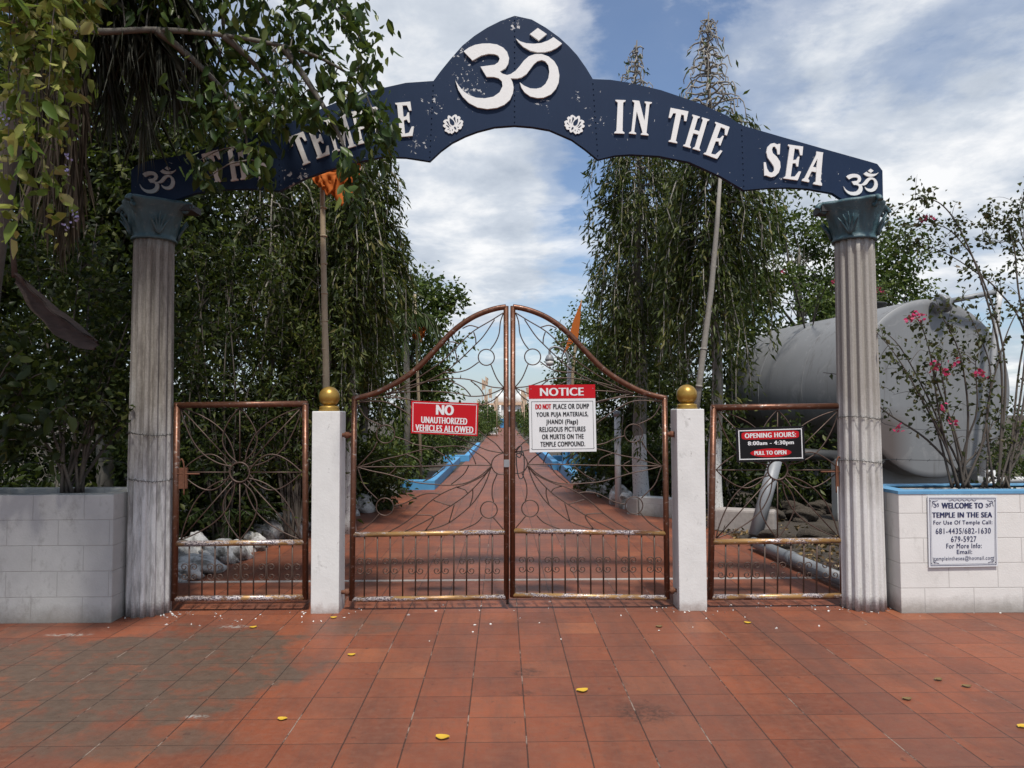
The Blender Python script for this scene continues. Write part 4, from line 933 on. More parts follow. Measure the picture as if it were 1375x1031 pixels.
for i, (px, Y, hh, rr, lab) in enumerate(((838, 14.6, .85, .45, 'low dark shrub around the foot of the white vent pipe'), (905, 13.6, 1.2, .8, 'dark shrub behind the base of the mast tree beside the right gate post'), (985, 12.6, 1.3, .8, 'dark shrub under the tank beside the second mast trunk'), (820, 15.6, 1.0, .7, 'dark shrub between the notice board and the first mast trunk'),
                                         (1090, 13.2, 1.3, .9, 'dark undergrowth shrub beneath the middle of the tank'), (1200, 14.0, 1.1, .9, 'low shrub under the front end of the tank'), (1000, 17.5, 1.9, 1.2, 'tall dark shrub beyond the far end of the tank'), (850, 19, 1.7, 1.0, 'dark shrub farther back along the right side of the path'), (775, 27, 1.3, .9, 'sunlit green shrub right of the path before the temple'), (722, 45, 1.6, 1.0, 'small green shrub beside the far right edge of the path'), (1380, 16, 1.6, 1.5, 'pale scrubby shrub behind the white water pipe'))):
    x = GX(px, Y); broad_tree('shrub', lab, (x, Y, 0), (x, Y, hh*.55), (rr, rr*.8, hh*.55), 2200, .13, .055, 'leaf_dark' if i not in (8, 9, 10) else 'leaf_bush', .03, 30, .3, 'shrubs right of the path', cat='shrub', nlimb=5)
pole = thing('leaning_pole', 'bare grey pole leaning beside the second mast trunk', 'pole', tuple(P(930, 590, 9.9)))
kn = MB().tube([P(929, 600, 9.9), P(941, 500, 9.85), P(955, 390, 9.8), P(963, 300, 9.75), P(968, 225, 9.7)], [.045, .042, .038, .032, .02], 8)
for yy, xx in ((520, 938.5), (470, 945), (420, 951.5), (360, 958)): kn.tube([P(xx, yy, 9.84), P(xx+.4, yy-3, 9.84)], .047, 8)
kn.build('shaft', M['twig'], pole)

# bougainvillea on the right
b0 = P(1290, 655, 6.32)
tips = [P(*a) for a in ((1180, 440, 6.3), (1230, 425, 6.1), (1258, 480, 6.0), (1310, 480, 6.1), (1225, 520, 6.2), (1105, 500, 6.55), (1195, 480, 6.3), (1345, 560, 6.4))]
fl = [P(*a) for a in ((1222, 427, 6.1), (1232, 422, 6.1), (1237, 426, 6.1), (1257, 493, 6.0), (1268, 497, 6.02), (1281, 488, 6.0), (1311, 500, 6.1), (1266, 547, 6.0), (1316, 505, 6.1), (1207, 576, 6.2), (1281, 567, 6.1))]
def cane(pts, Y0, Y1): n_ = len(pts); return [P(x, y, Y0+(Y1-Y0)*i/(n_-1)) for i, (x, y) in enumerate(pts)]
stems_plant('bougainvillea', 'sparse bougainvillea with pink flowers growing from the right planter', tuple(b0), tips, .0115, 900, .050, .034, 'leaf_boug', flowers=fl, arch=.12, sub=3, spread=.04, start=.3, subl=.38,
            canes=[cane([(1288, 655), (1270, 600), (1240, 540), (1205, 480), (1172, 440)], 6.3, 6.1), cane([(1292, 655), (1300, 560), (1290, 480), (1268, 430), (1255, 410)], 6.3, 6.2), cane([(1286, 655), (1262, 560), (1250, 480), (1236, 430)], 6.3, 6.1), cane([(1294, 655), (1320, 590), (1330, 500), (1310, 440), (1288, 400)], 6.3, 6.3)])
b1 = P(1340, 655, 6.35)
tips = [P(*a) for a in ((1372, 260, 6.9), (1420, 470, 6.4), (1330, 560, 6.6), (1420, 560, 6.5), (1340, 610, 6.5), (1375, 600, 6.4), (1360, 640, 6.4))]
fl = [P(1243, 293, 6.5)]
stems_plant('bougainvillea', 'twiggy bougainvillea with long bare canes arching over the right end of the planter', tuple(b1), tips, .011, 1500, .048, .034, 'leaf_boug', flowers=fl, arch=.2, sub=4, spread=.035, start=.2, subl=.36,
            canes=[cane([(1345, 655), (1385, 560), (1375, 444), (1338, 388), (1311, 366), (1279, 345), (1245, 330), (1204, 321)], 6.35, 6.6), cane([(1340, 655), (1350, 520), (1342, 444), (1313, 359), (1289, 323), (1270, 306), (1245, 301), (1207, 303)], 6.35, 6.5),
                   cane([(1340, 655), (1345, 500), (1320, 385), (1290, 310), (1267, 277), (1245, 267), (1221, 270), (1200, 288)], 6.35, 6.45), cane([(1350, 655), (1380, 500), (1367, 386), (1362, 335), (1352, 306), (1333, 291), (1316, 284)], 6.35, 6.6),
                   cane([(1350, 655), (1400, 480), (1375, 335), (1340, 325), (1306, 318)], 6.4, 6.8), cane([(1348, 655), (1372, 520), (1382, 380), (1368, 290), (1377, 262)], 6.4, 6.5), cane([(1335, 655), (1325, 560), (1345, 470), (1365, 420), (1395, 380)], 6.3, 6.3)])
x = GX(1182, 14.5); fb = [P(*a) for a in ((1176, 392, 13.2), (1186, 393, 13.2), (1181, 388, 13.2), (1118, 378, 13.2), (1052, 365, 13.2))]
stems_plant('bougainvillea', 'tall bougainvillea with deep pink blooms behind the top of the tank', (GX(1120, 13.4)+1, 17.2, 0), [tuple(p+Vector((0, 0, .05))) for p in fb]+[(GX(1090, 15)+.3, 15, 4.3), (GX(1200, 15), 15, 4.2)], .03, 700, .08, .045, 'leaf_bush', flowers=fb, arch=.3, sub=3)

# ------------------------------------------------------------------ left side trees
mast_tree('drooping mast tree with whitewashed trunk right behind the left gate post', (GX(470, 10.3), 10.3, 0), 6.3, .80, 2.9, 150, 'leaf_mast', .10, 'bark_white', gm, .7, 115)
mast_tree('mast tree with crooked whitewashed trunk seen through the left side gate', (GX(366, 10.1), 10.1, 0), 6.9, .8, 2.9, 90, 'leaf_mast', .075, 'bark_white', gm, .6, 90, crook=lambda z: -.14*math.sin(min(z, 2.5)*1.2))
mast_tree('mast tree hidden deep in the shade behind the stained column', (GX(265, 10.9), 10.9, 0), 7.6, .8, 3.0, 80, 'leaf_mast', .10, 'bark', gm, .6, 90)
mast_tree('drooping mast tree farther back along the left side of the path', (GX(488, 13.4), 13.4, 0), 6.4, .6, 2.5, 130, 'leaf_mast', .10, 'bark_white', gm, .7, 100)
bt = [((-3.9, 13.5, 0), (-3.9, 13.5, 4.0), (1.9, 1.5, 3.6), 'tall dark tree behind the left flag pole'), ((-6.4, 12.5, 0), (-6.4, 12.5, 4.3), (2.1, 1.6, 4.0), 'tall dark tree behind the left half of the arch'), ((-9.2, 12.2, 0), (-9.2, 12.2, 4.4), (2.2, 1.7, 4.2), 'dark tree at the far left edge behind the planter'),
      ((-4.9, 9.3, 0), (-4.9, 9.3, 4.8), (1.4, 1.1, 2.8), 'dark leafy tree rising behind the stained column'), ((-6.9, 9.2, 0), (-6.9, 9.2, 4.6), (1.6, 1.2, 3.0), 'dark leafy tree behind the dead palm fronds')]
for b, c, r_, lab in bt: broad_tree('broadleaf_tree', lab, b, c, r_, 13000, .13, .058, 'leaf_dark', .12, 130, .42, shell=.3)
for px, Y, lab in ((300, 9.0, 'tall many stemmed light green shrub behind the left side gate'), (395, 9.6, 'tall many stemmed green shrub between the left side gate and flag pole')):
    b_ = P(px, 700, Y); b_.z = 0
    tips = [P(px+random.uniform(-75, 75), random.uniform(255, 520), Y+random.uniform(-.3, .4)) for _ in range(22)]
    stems_plant('tall_shrub', lab, tuple(b_), tips, .015, 5200, .10, .036, 'leaf_dark' if px < 350 else 'leaf_mast', stem='stem', arch=.05, sub=5, spread=.10, start=.32, subl=.55)
x = GX(585, 18.5)
broad_tree('broadleaf_tree', 'green tree with a leafy branch reaching over the left edge of the path', (x-.75, 19.4, 0), (x-.6, 19.4, 3.2), (1.0, 1.0, 2.3), 7000, .15, .075, 'leaf_bush', .1, 60, .36, extra=[(GX(600, 19.4), 19.5, 4.75), (GX(612, 19.4), 19.5, 4.85), (GX(590, 19.4), 19.4, 4.5), (GX(606, 19.4), 19.6, 4.6), (GX(585, 19.4), 19.5, 4.9)])
for i, (px, Y, hh, rr, lab) in enumerate(((265, 9.3, 1.25, .75, 'dark green shrub seen through the lower left of the left side gate'), (395, 10.6, 1.2, .7, 'dark green shrub seen beside the left gate post'), (330, 11.4, 2.0, 1.0, 'tall dark shrub behind the crooked whitewashed trunk'), (490, 12.9, 1.2, .6, 'dark shrub behind the left gate leaf hinge'), (505, 15.6, 1.0, .6, 'sunlit shrub behind the red vehicles sign'), (540, 18.6, 1.2, .6, 'dry green shrub along the blue kerb'), (578, 24, 1.2, .7, 'green hedge shrub farther along the blue kerb'),
                                         (607, 33, 1.4, .9, 'green shrub beside the left edge of the path'), (634, 48, 1.6, 1.0, 'small green shrub near the white path sign'), (430, 13.8, 2.4, 1.2, 'large dark shrub behind the left flag pole'), (200, 9.6, 2.2, 1.2, 'dark shrub deep in shade behind the stained column'), (60, 9.2, 2.4, 1.4, 'dark shrub deep in shade behind the grey planter'), (-60, 10.8, 2.6, 1.5, 'dark shrub at the far left edge behind the palm'), (120, 11.4, 2.8, 1.5, 'tall dark shrub far behind the stained column'))):
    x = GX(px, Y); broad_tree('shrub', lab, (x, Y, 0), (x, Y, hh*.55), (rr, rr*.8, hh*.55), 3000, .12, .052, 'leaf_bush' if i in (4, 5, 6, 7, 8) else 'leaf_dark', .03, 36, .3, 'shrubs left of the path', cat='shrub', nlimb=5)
# stems in the left planter
pb = P(95, 662, 6.25)
tips = [P(*a) for a in ((20, 430, 6.2), (60, 380, 6.4), (110, 350, 6.5), (170, 420, 6.3), (150, 470, 6.2), (230, 440, 6.6), (200, 380, 6.5), (5, 500, 6.1), (250, 330, 6.8), (130, 300, 6.8), (40, 300, 6.6), (280, 400, 6.9))]
stems_plant('planter_shrub', 'shaded shrub with many slender bare stems growing from the grey planter', tuple(pb), tips, .015, 4600, .07, .042, 'leaf_dark', stem='stem', arch=.08, sub=5, spread=.09, start=.4, subl=.6)
pb = P(-60, 640, 6.2)
tips = [P(*a) for a in ((70, 560, 5.7), (60, 500, 5.6), (75, 610, 5.8), (30, 470, 5.7), (20, 590, 5.6))]
stems_plant('planter_shrub', 'broad leaved green sprigs reaching over the left end of the grey planter', tuple(pb), tips, .014, 240, .13, .085, 'leaf_dark', arch=.1, sub=2, spread=.05, start=.35, subl=.3, six=True)
# overhanging branch tree
tb0 = Vector((-4.75, 5.75, hL-.05))
ov = thing('overhanging_tree', 'leafy tree reaching from the left over the arch and hiding part of its lettering', 'tree', tuple(tb0))
tk = MB(); trunk = smooth_path([tb0, (-4.7, 5.5, 2.4), (-4.5, 5.2, 3.8), (-4.3, 5.0, 5.0), (-4.0, 4.9, 6.2)], 5); tk.tube(trunk, [.11*(1-.5*i/(len(trunk)-1)) for i in range(len(trunk))], 10)
limbs = [[(-4.4, 5.1, 4.4), P(60, 30, 5.1), P(130, 42, 5.2), P(210, 40, 5.3), P(300, 47, 5.4), P(380, 62, 5.45), P(430, 78, 5.5), P(480, 110, 5.5), P(505, 160, 5.5)],
         [(-4.2, 5.0, 5.3), P(120, -120, 5.2), P(260, -90, 5.3), P(380, -40, 5.4), P(450, 10, 5.5), P(490, 60, 5.5)],
         [P(210, 40, 5.3), P(270, 90, 5.5), P(320, 150, 5.6), P(335, 215, 5.6)], [P(380, 62, 5.45), P(420, 120, 5.5), P(455, 180, 5.5), P(475, 240, 5.5)], [(-4.1, 4.95, 5.8), P(200, -200, 5.3), P(330, -150, 5.4), P(420, -60, 5.4)],
         [P(260, -90, 5.3), P(290, -20, 5.5), P(300, 40, 5.6), P(290, 100, 5.7)], [P(300, 47, 5.4), P(345, 90, 5.6), P(372, 130, 5.7)]]
PCs = []
for li in limbs:
    pth = smooth_path(li, 6); tk.tube(pth, [.03*(1-.8*i/(len(pth)-1)) for i in range(len(pth))], 6); PCs += pth[len(pth)//4:]
clumps = [(505, 150, 5.5, 22), (522, 180, 5.5, 15), (508, 195, 5.5, 16), (492, 165, 5.5, 15), (478, 130, 5.5, 17), (490, 90, 5.5, 22), (485, 50, 5.5, 26), (470, 15, 5.5, 30), (430, 20, 5.5, 36), (432, 75, 5.55, 26), (448, 108, 5.5, 14), (468, 215, 5.5, 9), (478, 235, 5.5, 10), (474, 270, 5.5, 10), (395, 50, 5.5, 36), (365, 25, 5.5, 40), (340, 60, 5.6, 40), (320, 110, 5.6, 30), (350, 135, 5.6, 24), (350, 170, 5.6, 18), (346, 205, 5.6, 14), (350, 232, 5.6, 12), (300, 60, 5.6, 40), (280, 105, 5.7, 30), (262, 150, 5.7, 22), (290, 160, 5.7, 22),
          (240, 20, 5.5, 40), (200, 10, 5.4, 40), (290, 10, 5.6, 40), (385, 110, 5.6, 26), (400, 140, 5.6, 14), (378, 165, 5.6, 12), (322, 150, 5.6, 18), (268, 215, 5.7, 12), (278, 240, 5.7, 9), (300, 185, 5.7, 10), (420, 150, 5.5, 8), (445, 160, 5.5, 8), (330, -20, 5.5, 50), (430, -30, 5.5, 40), (250, -40, 5.4, 50), (160, -20, 5.3, 50), (370, -80, 5.4, 60), (200, -120, 5.3, 60), (300, -140, 5.4, 60)]
pos = []
for (x, y, Y, s) in clumps:
    c = P(x, y, Y); n = int(18+s*1.35)
    k_ = s/FPX*Y
    pos.append(np.array(c)+rng.normal(size=(n, 3))*np.array([k_*.60, .14, k_*.60]))
    near = min(PCs, key=lambda p: (p-c).length); tk.tube(smooth_path([near, near.lerp(c, .5)+Vector((0, 0, .04)), c], 3), [.008, .007, .006, .005, .0045, .004, .003], 4, cap=False)
for i in range(105):                                             # the crown above the picture, shading the left side
    c = Vector((random.uniform(-6.6, -2.55), random.uniform(2.6, 5.6), random.uniform(4.9, 7.0))); n = 70
    pos.append(np.array(c)+rng.normal(size=(n, 3))*np.array([.26, .26, .16]))
    near = min(PCs+trunk, key=lambda p: (p-c).length); tk.tube(smooth_path([near, near.lerp(c, .5)+Vector((0, 0, .1)), c], 3), [.012, .011, .010, .008, .006, .005, .003], 4, cap=False)
tko = tk.build('trunk', M['bark'], ov)
pos = np.vstack(pos); n = len(pos); sz = rng.uniform(.55, 1.2, n)
leafobj('crown', pos, runit(n)*.8+np.array([.1, 0, -.75]), .105*sz, .058*sz, M['leaf_near'], ov, True, .25, .15)

# palm with dead fronds
pb = Vector((-4.35, 6.15, hL-.05)); palm = thing('palm_tree', 'palm with grey drooping fronds and a skirt of dead brown leaves at upper left', 'palm', tuple(pb))
tk = MB(); tp = smooth_path([pb, (-4.2, 6.0, 2.5), (-3.9, 5.85, 4.0), (-3.6, 5.75, 4.9)], 6); tk.tube(tp, [.12-.03*i/(len(tp)-1) for i in range(len(tp))], 12); tk.build('trunk', M['bark'], palm)
hub = Vector((-3.6, 5.75, 4.9))
def fronds(name, specs, mk, hang, n=46, ll=.62, r=.016, rnd=.16, wd=.024):
    fm = MB(); PC, PD, LL = [], [], []
    for m_, e in specs: frond(fm, PC, PD, LL, hub+Vector(rng.normal(size=3)*.04), Vector(m_), Vector(e), n, ll, hang, r, rnd)
    fo = fm.build(name, M['stem'], palm); leafobj('leaflets', np.array(PC), np.array(PD), np.array(LL), wd, M[mk], fo, False, .3, .25); return fo
fronds('grey_frond', [(P(185, -10, 5.6), P(235, 120, 5.6)), (P(215, -40, 5.55), P(275, 95, 5.65)), (P(170, 20, 5.65), P(195, 165, 5.7)), (P(150, 0, 5.5), P(225, 60, 5.5)), (P(130, 30, 5.7), P(150, 150, 5.75))], 'frond_grey', .60, 80, .72, .016, .26, .016)
fronds('live_frond', [(P(100, -150, 5.2), P(260, -60, 5.0)), (P(0, -160, 5.5), P(-140, -60, 5.6)), (P(60, -180, 6.5), P(140, -110, 7.2)), (P(180, -190, 5.9), P(330, -90, 6.0))], 'frond_live', .45, 46, .6)
fronds('dead_frond', [(P(75, 60, 5.4), P(62, 285, 5.35)), (P(95, 70, 5.5), P(96, 300, 5.5)), (P(110, 60, 5.55), P(108, 270, 5.6)), (P(85, 80, 5.6), P(80, 320, 5.6)), (P(60, 60, 5.6), P(45, 250, 5.6))], 'frond_dead', .93, 60, .50, .018, .2, .022)
# brown spathe hanging in the palm
def spathe():
    A, B = P(20, 372, 5.2), P(128, 462, 5.15); mb = MB(); vs = []; nU, nV = 22, 10; ax_ = (B-A); up_ = Vector((0, -.35, .94)); nr = ax_.cross(up_).normalized()
    for i in range(nU):
        u = i/(nU-1); w_ = .105*math.sin(math.pi*min(1, u*.86+.06))**.7+.01
        c = A.lerp(B, u)+Vector((0, 0, -.05*math.sin(u*math.pi)))
        for j in range(nV):
            v = j/(nV-1)*2-1; vs.append(c+up_*v*w_*.8+nr*(.10*(v*v)-.05)*math.sin(math.pi*u*.9+.1)+nr*(.010*math.sin(9*v+u*20)+.012*math.sin(5*u+4*v)+.004*math.sin(31*v)))
    fs = [[i*nV+j, i*nV+j+1, (i+1)*nV+j+1, (i+1)*nV+j] for i in range(nU-1) for j in range(nV-1)]
    k = len(vs); vs2 = [p-nr*.012 for p in vs]; fs2 = [[a+k for a in f[::-1]] for f in fs]
    mb.add(vs+vs2, fs+fs2, True); mb.tube([A, A+Vector((-.05, .03, .3)), P(40, 250, 5.35)], [.02, .014, .01], 6)
    t = mat('brown_husk'); n = t.noise(stretch(t, .4, 1, 2.5), 22, 6, .6); setc(t, t.mix(n, (.020, .012, .009), (.085, .052, .038)), .75, 0, n, .5, .01)
    return tag(mb.build('palm_spathe', t.m), 'large dry brown palm husk hanging in the shade at left', 'palm husk')
spathe()
# yellow green vine close to the camera at upper left
vb = Vector((-4.0, 4.6, 0)); vine = thing('duranta_bush', 'yellow green hanging shoots with lilac flowers at the top left corner', 'shrub', tuple(vb))
st = MB(); up = smooth_path([vb, (-4.05, 4.5, 2.4), (-3.8, 4.4, 4.2), (-3.3, 4.35, 4.8)], 5); st.tube(up, [.03*(1-.5*i/(len(up)-1)) for i in range(len(up))], 8)
PC = []; fl = []
for px, y1, Y in ((10, 240, 3.15), (30, 300, 3.2), (52, 180, 3.1), (72, 250, 3.25), (85, 90, 3.2), (100, 130, 3.3), (25, 120, 3.0), (60, 305, 3.3), (115, 30, 3.3), (5, 320, 3.3), (90, 300, 3.35), (45, 60, 3.05), (15, 60, 2.9), (65, 120, 2.95), (35, 200, 3.0), (95, 50, 3.1), (80, 180, 3.15), (20, 180, 3.1)):
    Y += 1.2; s = up[-1].lerp(up[-5], random.random()); e = P(px, y1, Y); a = P(px+random.uniform(-15, 15), -60, Y); pth = smooth_path([s, a, a.lerp(e, .5)+Vector((random.uniform(-.04, .04), 0, 0)), e], 8)
    st.tube(pth, [.007*(1-.7*i/(len(pth)-1)) for i in range(len(pth))], 5, cap=False); PC += pth[9:]; fl.append(e)
st.build('stems', M['stem'], vine); pa = np.array(PC); n = 1250; pos = pa[rng.integers(0, len(pa), n)]+rng.normal(size=(n, 3))*.038; sz = .3+.95*rng.uniform(0, 1, n)**2.2
leafobj('leaves', pos, runit(n)*1.0+np.array([0, 0, -.35]), .115*sz, .064*sz, M['leaf_vine'], vine, True, .25, .2)
for e in [P(5, 155, 4.25), P(8, 162, 4.25), P(90, 208, 4.4), P(88, 228, 4.4), P(98, 285, 4.5), P(102, 293, 4.5), P(110, 30, 4.45), P(100, 40, 4.45), P(90, 305, 4.5)]:
    leafobj('flower_cluster', np.array(e)+rng.normal(size=(7, 3))*.013, runit(7), .018, .015, M['lilac'], vine, True, .2, 0)
# small fan of palm leaves by the left path
fpb = Vector((GX(545, 18.0), 18.0, 0)); fpl = thing('palm_tree', 'small feathery palm in the trees behind the left gate leaf', 'palm', tuple(fpb))
MB().tube([fpb, fpb+Vector((.04, 0, 1.6)), fpb+Vector((0, 0, 3.7))], [.09, .075, .07], 10).build('trunk', M['bark'], fpl)
fm = MB(); PC, PD, LL = [], [], []
for i in range(13):
    a = i*2.4; e = Vector((math.cos(a), math.sin(a)*.8, 0)); s = fpb+Vector((0, 0, 3.7)); frond(fm, PC, PD, LL, s, s+e*.55+Vector((0, 0, .38)), s+e*1.05+Vector((0, 0, -.35-random.random()*.5)), 34, .42, .55, .014)
fo = fm.build('fronds', M['stem'], fpl); leafobj('leaflets', np.array(PC), np.array(PD), np.array(LL), .028, M['frond_live'], fo, False, .3, .2)

# ------------------------------------------------------------------ flags and poles
def cloth(mb, org, ux, uz, nu, nv, amp, shape):
    vs = []
    for i in range(nu):
        for j in range(nv):
            u, v = i/(nu-1), j/(nv-1); a, b = shape(u, v)
            p = Vector(org)+Vector(ux)*a+Vector(uz)*b; p.y += amp*(math.sin(u*9+v*4)+.6*math.sin(u*4-v*11+1))*(.3+.7*u); p.x += amp*.4*math.sin(v*13+u*5); p.z += amp*.4*math.sin(u*12+v*3); vs.append(p)
    fs = [[i*nv+j, i*nv+j+1, (i+1)*nv+j+1, (i+1)*nv+j] for i in range(nu-1) for j in range(nv-1)]
    mb.add(vs, fs, True)
fg = thing('flag_pole', 'tall bamboo pole with crumpled orange flag behind the left gate post', 'flag pole', (P(438, 800, 6.7).x, 6.7, 0), 'bamboo poles with orange flags')
pts = [Vector((P(438, 800, 6.7).x, 6.7, 0)), P(438, 520, 6.7), P(436, 430, 6.7), P(434, 330, 6.7), P(432.5, 240, 6.7), P(432, 222, 6.7)]
nd = MB().tube(smooth_path(pts, 5), [.034-.015*i/25 for i in range(26)], 10)
for yy in (505, 470, 432, 395, 355, 318, 280, 250): nd.tube([P(434.2+(yy-240)*.013, yy, 6.7)+Vector((-.004, 0, 0)), P(434.2+(yy-240)*.013, yy-2.2, 6.7)+Vector((-.004, 0, 0))], .031, 10)
nd.build('cane', M['bamboo'], fg)
mb = MB()
def drape(top, bot, Y0, nu, nv, seed):
    tp_ = smooth_path([P(x, y, Y0) for x, y in top], 6); bt_ = smooth_path([P(x, y, Y0) for x, y in bot], 6); vs = []; r_ = random.Random(seed); ph_ = [r_.uniform(0, 6) for _ in range(6)]
    for i in range(nu):
        u = i/(nu-1); a_ = tp_[int(u*(len(tp_)-1))]; b_ = bt_[int(u*(len(bt_)-1))]
        for j in range(nv):
            v = j/(nv-1); p = a_.lerp(b_, v)
            p.y += .020*(.3+.7*v)*math.sin(7*u+4*v+ph_[0])+.010*math.sin(13*u-9*v+ph_[1])+.005*math.sin(15*v+11*u+ph_[2]); p.z += .006*math.sin(19*u+ph_[3])*v; vs.append(p)
    mb.add(vs, [[i*nv+j, i*nv+j+1, (i+1)*nv+j+1, (i+1)*nv+j] for i in range(nu-1) for j in range(nv-1)], True)
drape([(428, 231), (442, 224), (460, 216), (484, 212)], [(430, 248), (446, 262), (463, 277), (483, 242)], 6.62, 26, 16, 1)
drape([(434, 232), (428, 230), (419, 228)], [(437, 252), (428, 250), (420, 243)], 6.60, 12, 10, 2)
drape([(430, 234), (440, 232), (452, 230)], [(433, 254), (440, 262), (448, 256)], 6.585, 14, 10, 3)
fo = mb.build('flag', M['orange'], fg); sol = fo.modifiers.new('thickness', 'SOLIDIFY'); sol.thickness = .003
fg = thing('flag_pole', 'thin bamboo pole with small tattered orange flag beside the blue kerb', 'flag pole', tuple(G(565.5, 642, .1)), 'bamboo poles with orange flags')
b_ = G(565.5, 642, .1); Yf = b_.y
MB().tube([b_-Vector((0, 0, .12)), P(563, 560, Yf), P(559.5, 470, Yf), P(557.5, 395, Yf)], [.045, .042, .036, .025], 8).build('cane', M['bamboo'], fg)
mb = MB(); z_ = Yf/FPX; cloth(mb, P(559, 441, Yf-.04), (13*z_, 0, 0), (0, 0, z_), 9, 9, .05, lambda u, v: (u*(1-.2*v), 4*math.sin(u*9)-16*v)); cloth(mb, P(559, 447, Yf-.05), (-6*z_, 0, 0), (0, 0, z_), 6, 6, .04, lambda u, v: (u, -9*v+3*u))
mb.build('flag', M['orange'], fg).modifiers.new('thickness', 'SOLIDIFY').thickness = .006
Yf = 20.4
fg = thing('flag_pole', 'pole with long triangular orange flag hanging beyond the notice board', 'flag pole', (GX(768, Yf), Yf, 0), 'bamboo poles with orange flags')
MB().tube([Vector((GX(767, Yf), Yf, 0)), P(769, 500, Yf), P(775, 440, Yf), P(781, 402, Yf)], [.05, .045, .036, .02], 8).build('cane', M['bamboo'], fg)
z_ = Yf/FPX; fp_ = [(781, 403), (779, 430), (776, 455), (768, 461), (757.5, 474), (763, 455), (770, 430)]
mb = MB(); p_ = [P(x, y, Yf-.05) for x, y in fp_][::-1]; mb.prism(p_, [p+Vector((0, .02, 0)) for p in p_]); mb.build('flag', M['orange'], fg)
# ------------------------------------------------------------------ lamp, kerbs, rocks and other path furniture
YL = 21.0
lp = thing('street_lamp', 'white path lamp with hanging bell shade beside the right edge of the path', 'lamp', (GX(764.5, YL), YL, 0))
MB().tube([(GX(764.5, YL), YL, .9), P(764.5, 489, YL), P(764.5, 487, YL)], [.075, .07, .05], 12).build('post', M['pipe_white'], lp)
MB().box(GX(764.5, YL)-.2, GX(764.5, YL)+.2, YL-.2, YL+.2, -.02, .95, .02).build('blue_base', M['kerb_blue'], lp)
a = P(764.5, 492, YL); MB().tube(smooth_path([a, P(760, 474, YL), P(748, 466, YL), P(739, 468, YL), P(738, 476, YL)], 5), .035, 8).build('arm', M['pipe_grey'], lp)
MB().lathe([(.02, .14), (.07, .12), (.10, .07), (.13, .0), (.13, -.04), (.10, -.06)], tuple(P(738, 482, YL)), 18).build('shade', M['pipe_grey'], lp)
MB().lathe([(.12, .0), (.115, -.09), (.07, -.14), (.02, -.15)], tuple(P(738, 484.5, YL)), 18).build('globe', M['pipe_white'], lp)
kl = thing('blue_kerb', 'bright blue painted kerb stepping back along the left side of the path', 'kerb', (-1.6, 17, 0), 'blue kerbs edging the path')
MB().box(-2.25, -1.5, 16.3, 16.52, -.02, .21, .015).build('end_block', M['kerb_blue'], kl); MB().box(-1.68, -1.5, 16.521, 26.0, -.02, .20, .012).build('long_block', M['kerb_blue'], kl)
MB().box(-2.15, -1.22, 26.6, 26.85, -.02, .22, .015).build('end_block', M['kerb_blue'], kl); MB().box(-1.42, -1.24, 26.851, 40, -.02, .2, .012).build('long_block', M['kerb_blue'], kl)
kr = thing('blue_kerb', 'bright blue painted kerb with low box edging the right side of the path', 'kerb', (1.75, 19, 0), 'blue kerbs edging the path')
MB().box(1.62, 1.80, 17.6, 22.0, -.02, .26, .012).build('long_block', M['kerb_blue'], kr); MB().box(1.801, 3.0, 20.2, 20.4, -.02, .42, .015).build('cross_block', M['kerb_blue'], kr); MB().box(1.46, 1.64, 22.1, 34, -.02, .26, .012).build('long_block', M['kerb_blue'], kr); MB().box(1.641, 2.9, 24.5, 24.7, -.02, .3, .015).build('cross_block', M['kerb_blue'], kr)
def rock(c, s, lab, grp):
    bm = bmesh.new(); bmesh.ops.create_icosphere(bm, subdivisions=4, radius=1); ph = rng.uniform(0, 6, 22); fr_ = np.vstack([rng.uniform(1.4, 4.5, (9, 3)), rng.uniform(6, 15, (13, 3))])
    vs = []
    for v in bm.verts:
        d = v.co.normalized(); k_ = 1+sum((.10 if i < 9 else .022)*math.sin(fr_[i][0]*d.x+fr_[i][1]*d.y+fr_[i][2]*d.z+ph[i]) for i in range(22))
        k_ = min(k_, 1.12); vs.append(Vector((c[0]+d.x*k_*s[0], c[1]+d.y*k_*s[1], c[2]+d.z*k_*s[2])))
    bm.verts.index_update(); fs = [[v.index for v in f.verts] for f in bm.faces]; bm.free()
    mb = MB(); mb.add(vs, fs, True); return tag(mb.build('rock', M['rock']), lab, 'rock', grp)
for (px, py, w_, h_) in ((245, 780, .20, .10), (268, 770, .26, .13), (300, 756, .24, .16), (322, 752, .15, .14), (343, 741, .15, .15), (262, 752, .2, .2), (385, 722, .30, .24), (402, 713, .26, .2), (360, 728, .2, .18), (484, 688, .28, .2), (497, 679, .22, .2), (470, 693, .2, .2), (512, 670, .2, .18), (526, 665, .18, .15)):
    g = G(px, py); rock((g.x-.05, g.y+.1, h_*.45), (w_, w_*.9, h_), 'whitewashed boulder in the rough row edging the left side of the path', 'whitewashed rocks left of the path')
for (px, py, w_, h_) in ((770, 645, .16, .18), (785, 657, .26, .24), (800, 662, .28, .26), (815, 668, .24, .28), (828, 678, .18, .24), (838, 684, .14, .2), (775, 650, .2, .16)):
    g = G(px, py); rock((g.x+.08, g.y+.15, h_*.45), (w_, w_*.9, h_), 'knobbly whitewashed rock in the row edging the right side of the path', 'whitewashed rocks right of the path')
g0, g1 = G(858, 692), G(905, 706)
kb = thing('border_block', 'pale concrete border block at the foot of the first right mast trunk', 'border block', tuple(g0)); MB().box(0, .62, 0, .25, -.02, .30, .015, Matrix.Translation(g0) @ Matrix.Rotation(rad(-38), 4, 'Z')).build('block', M['block_l'], kb)
MB().box(-.26, -.03, 0, .28, -.02, .27, .02, Matrix.Translation(g0) @ Matrix.Rotation(rad(-50), 4, 'Z')).build('corner_block', M['strip'], kb)
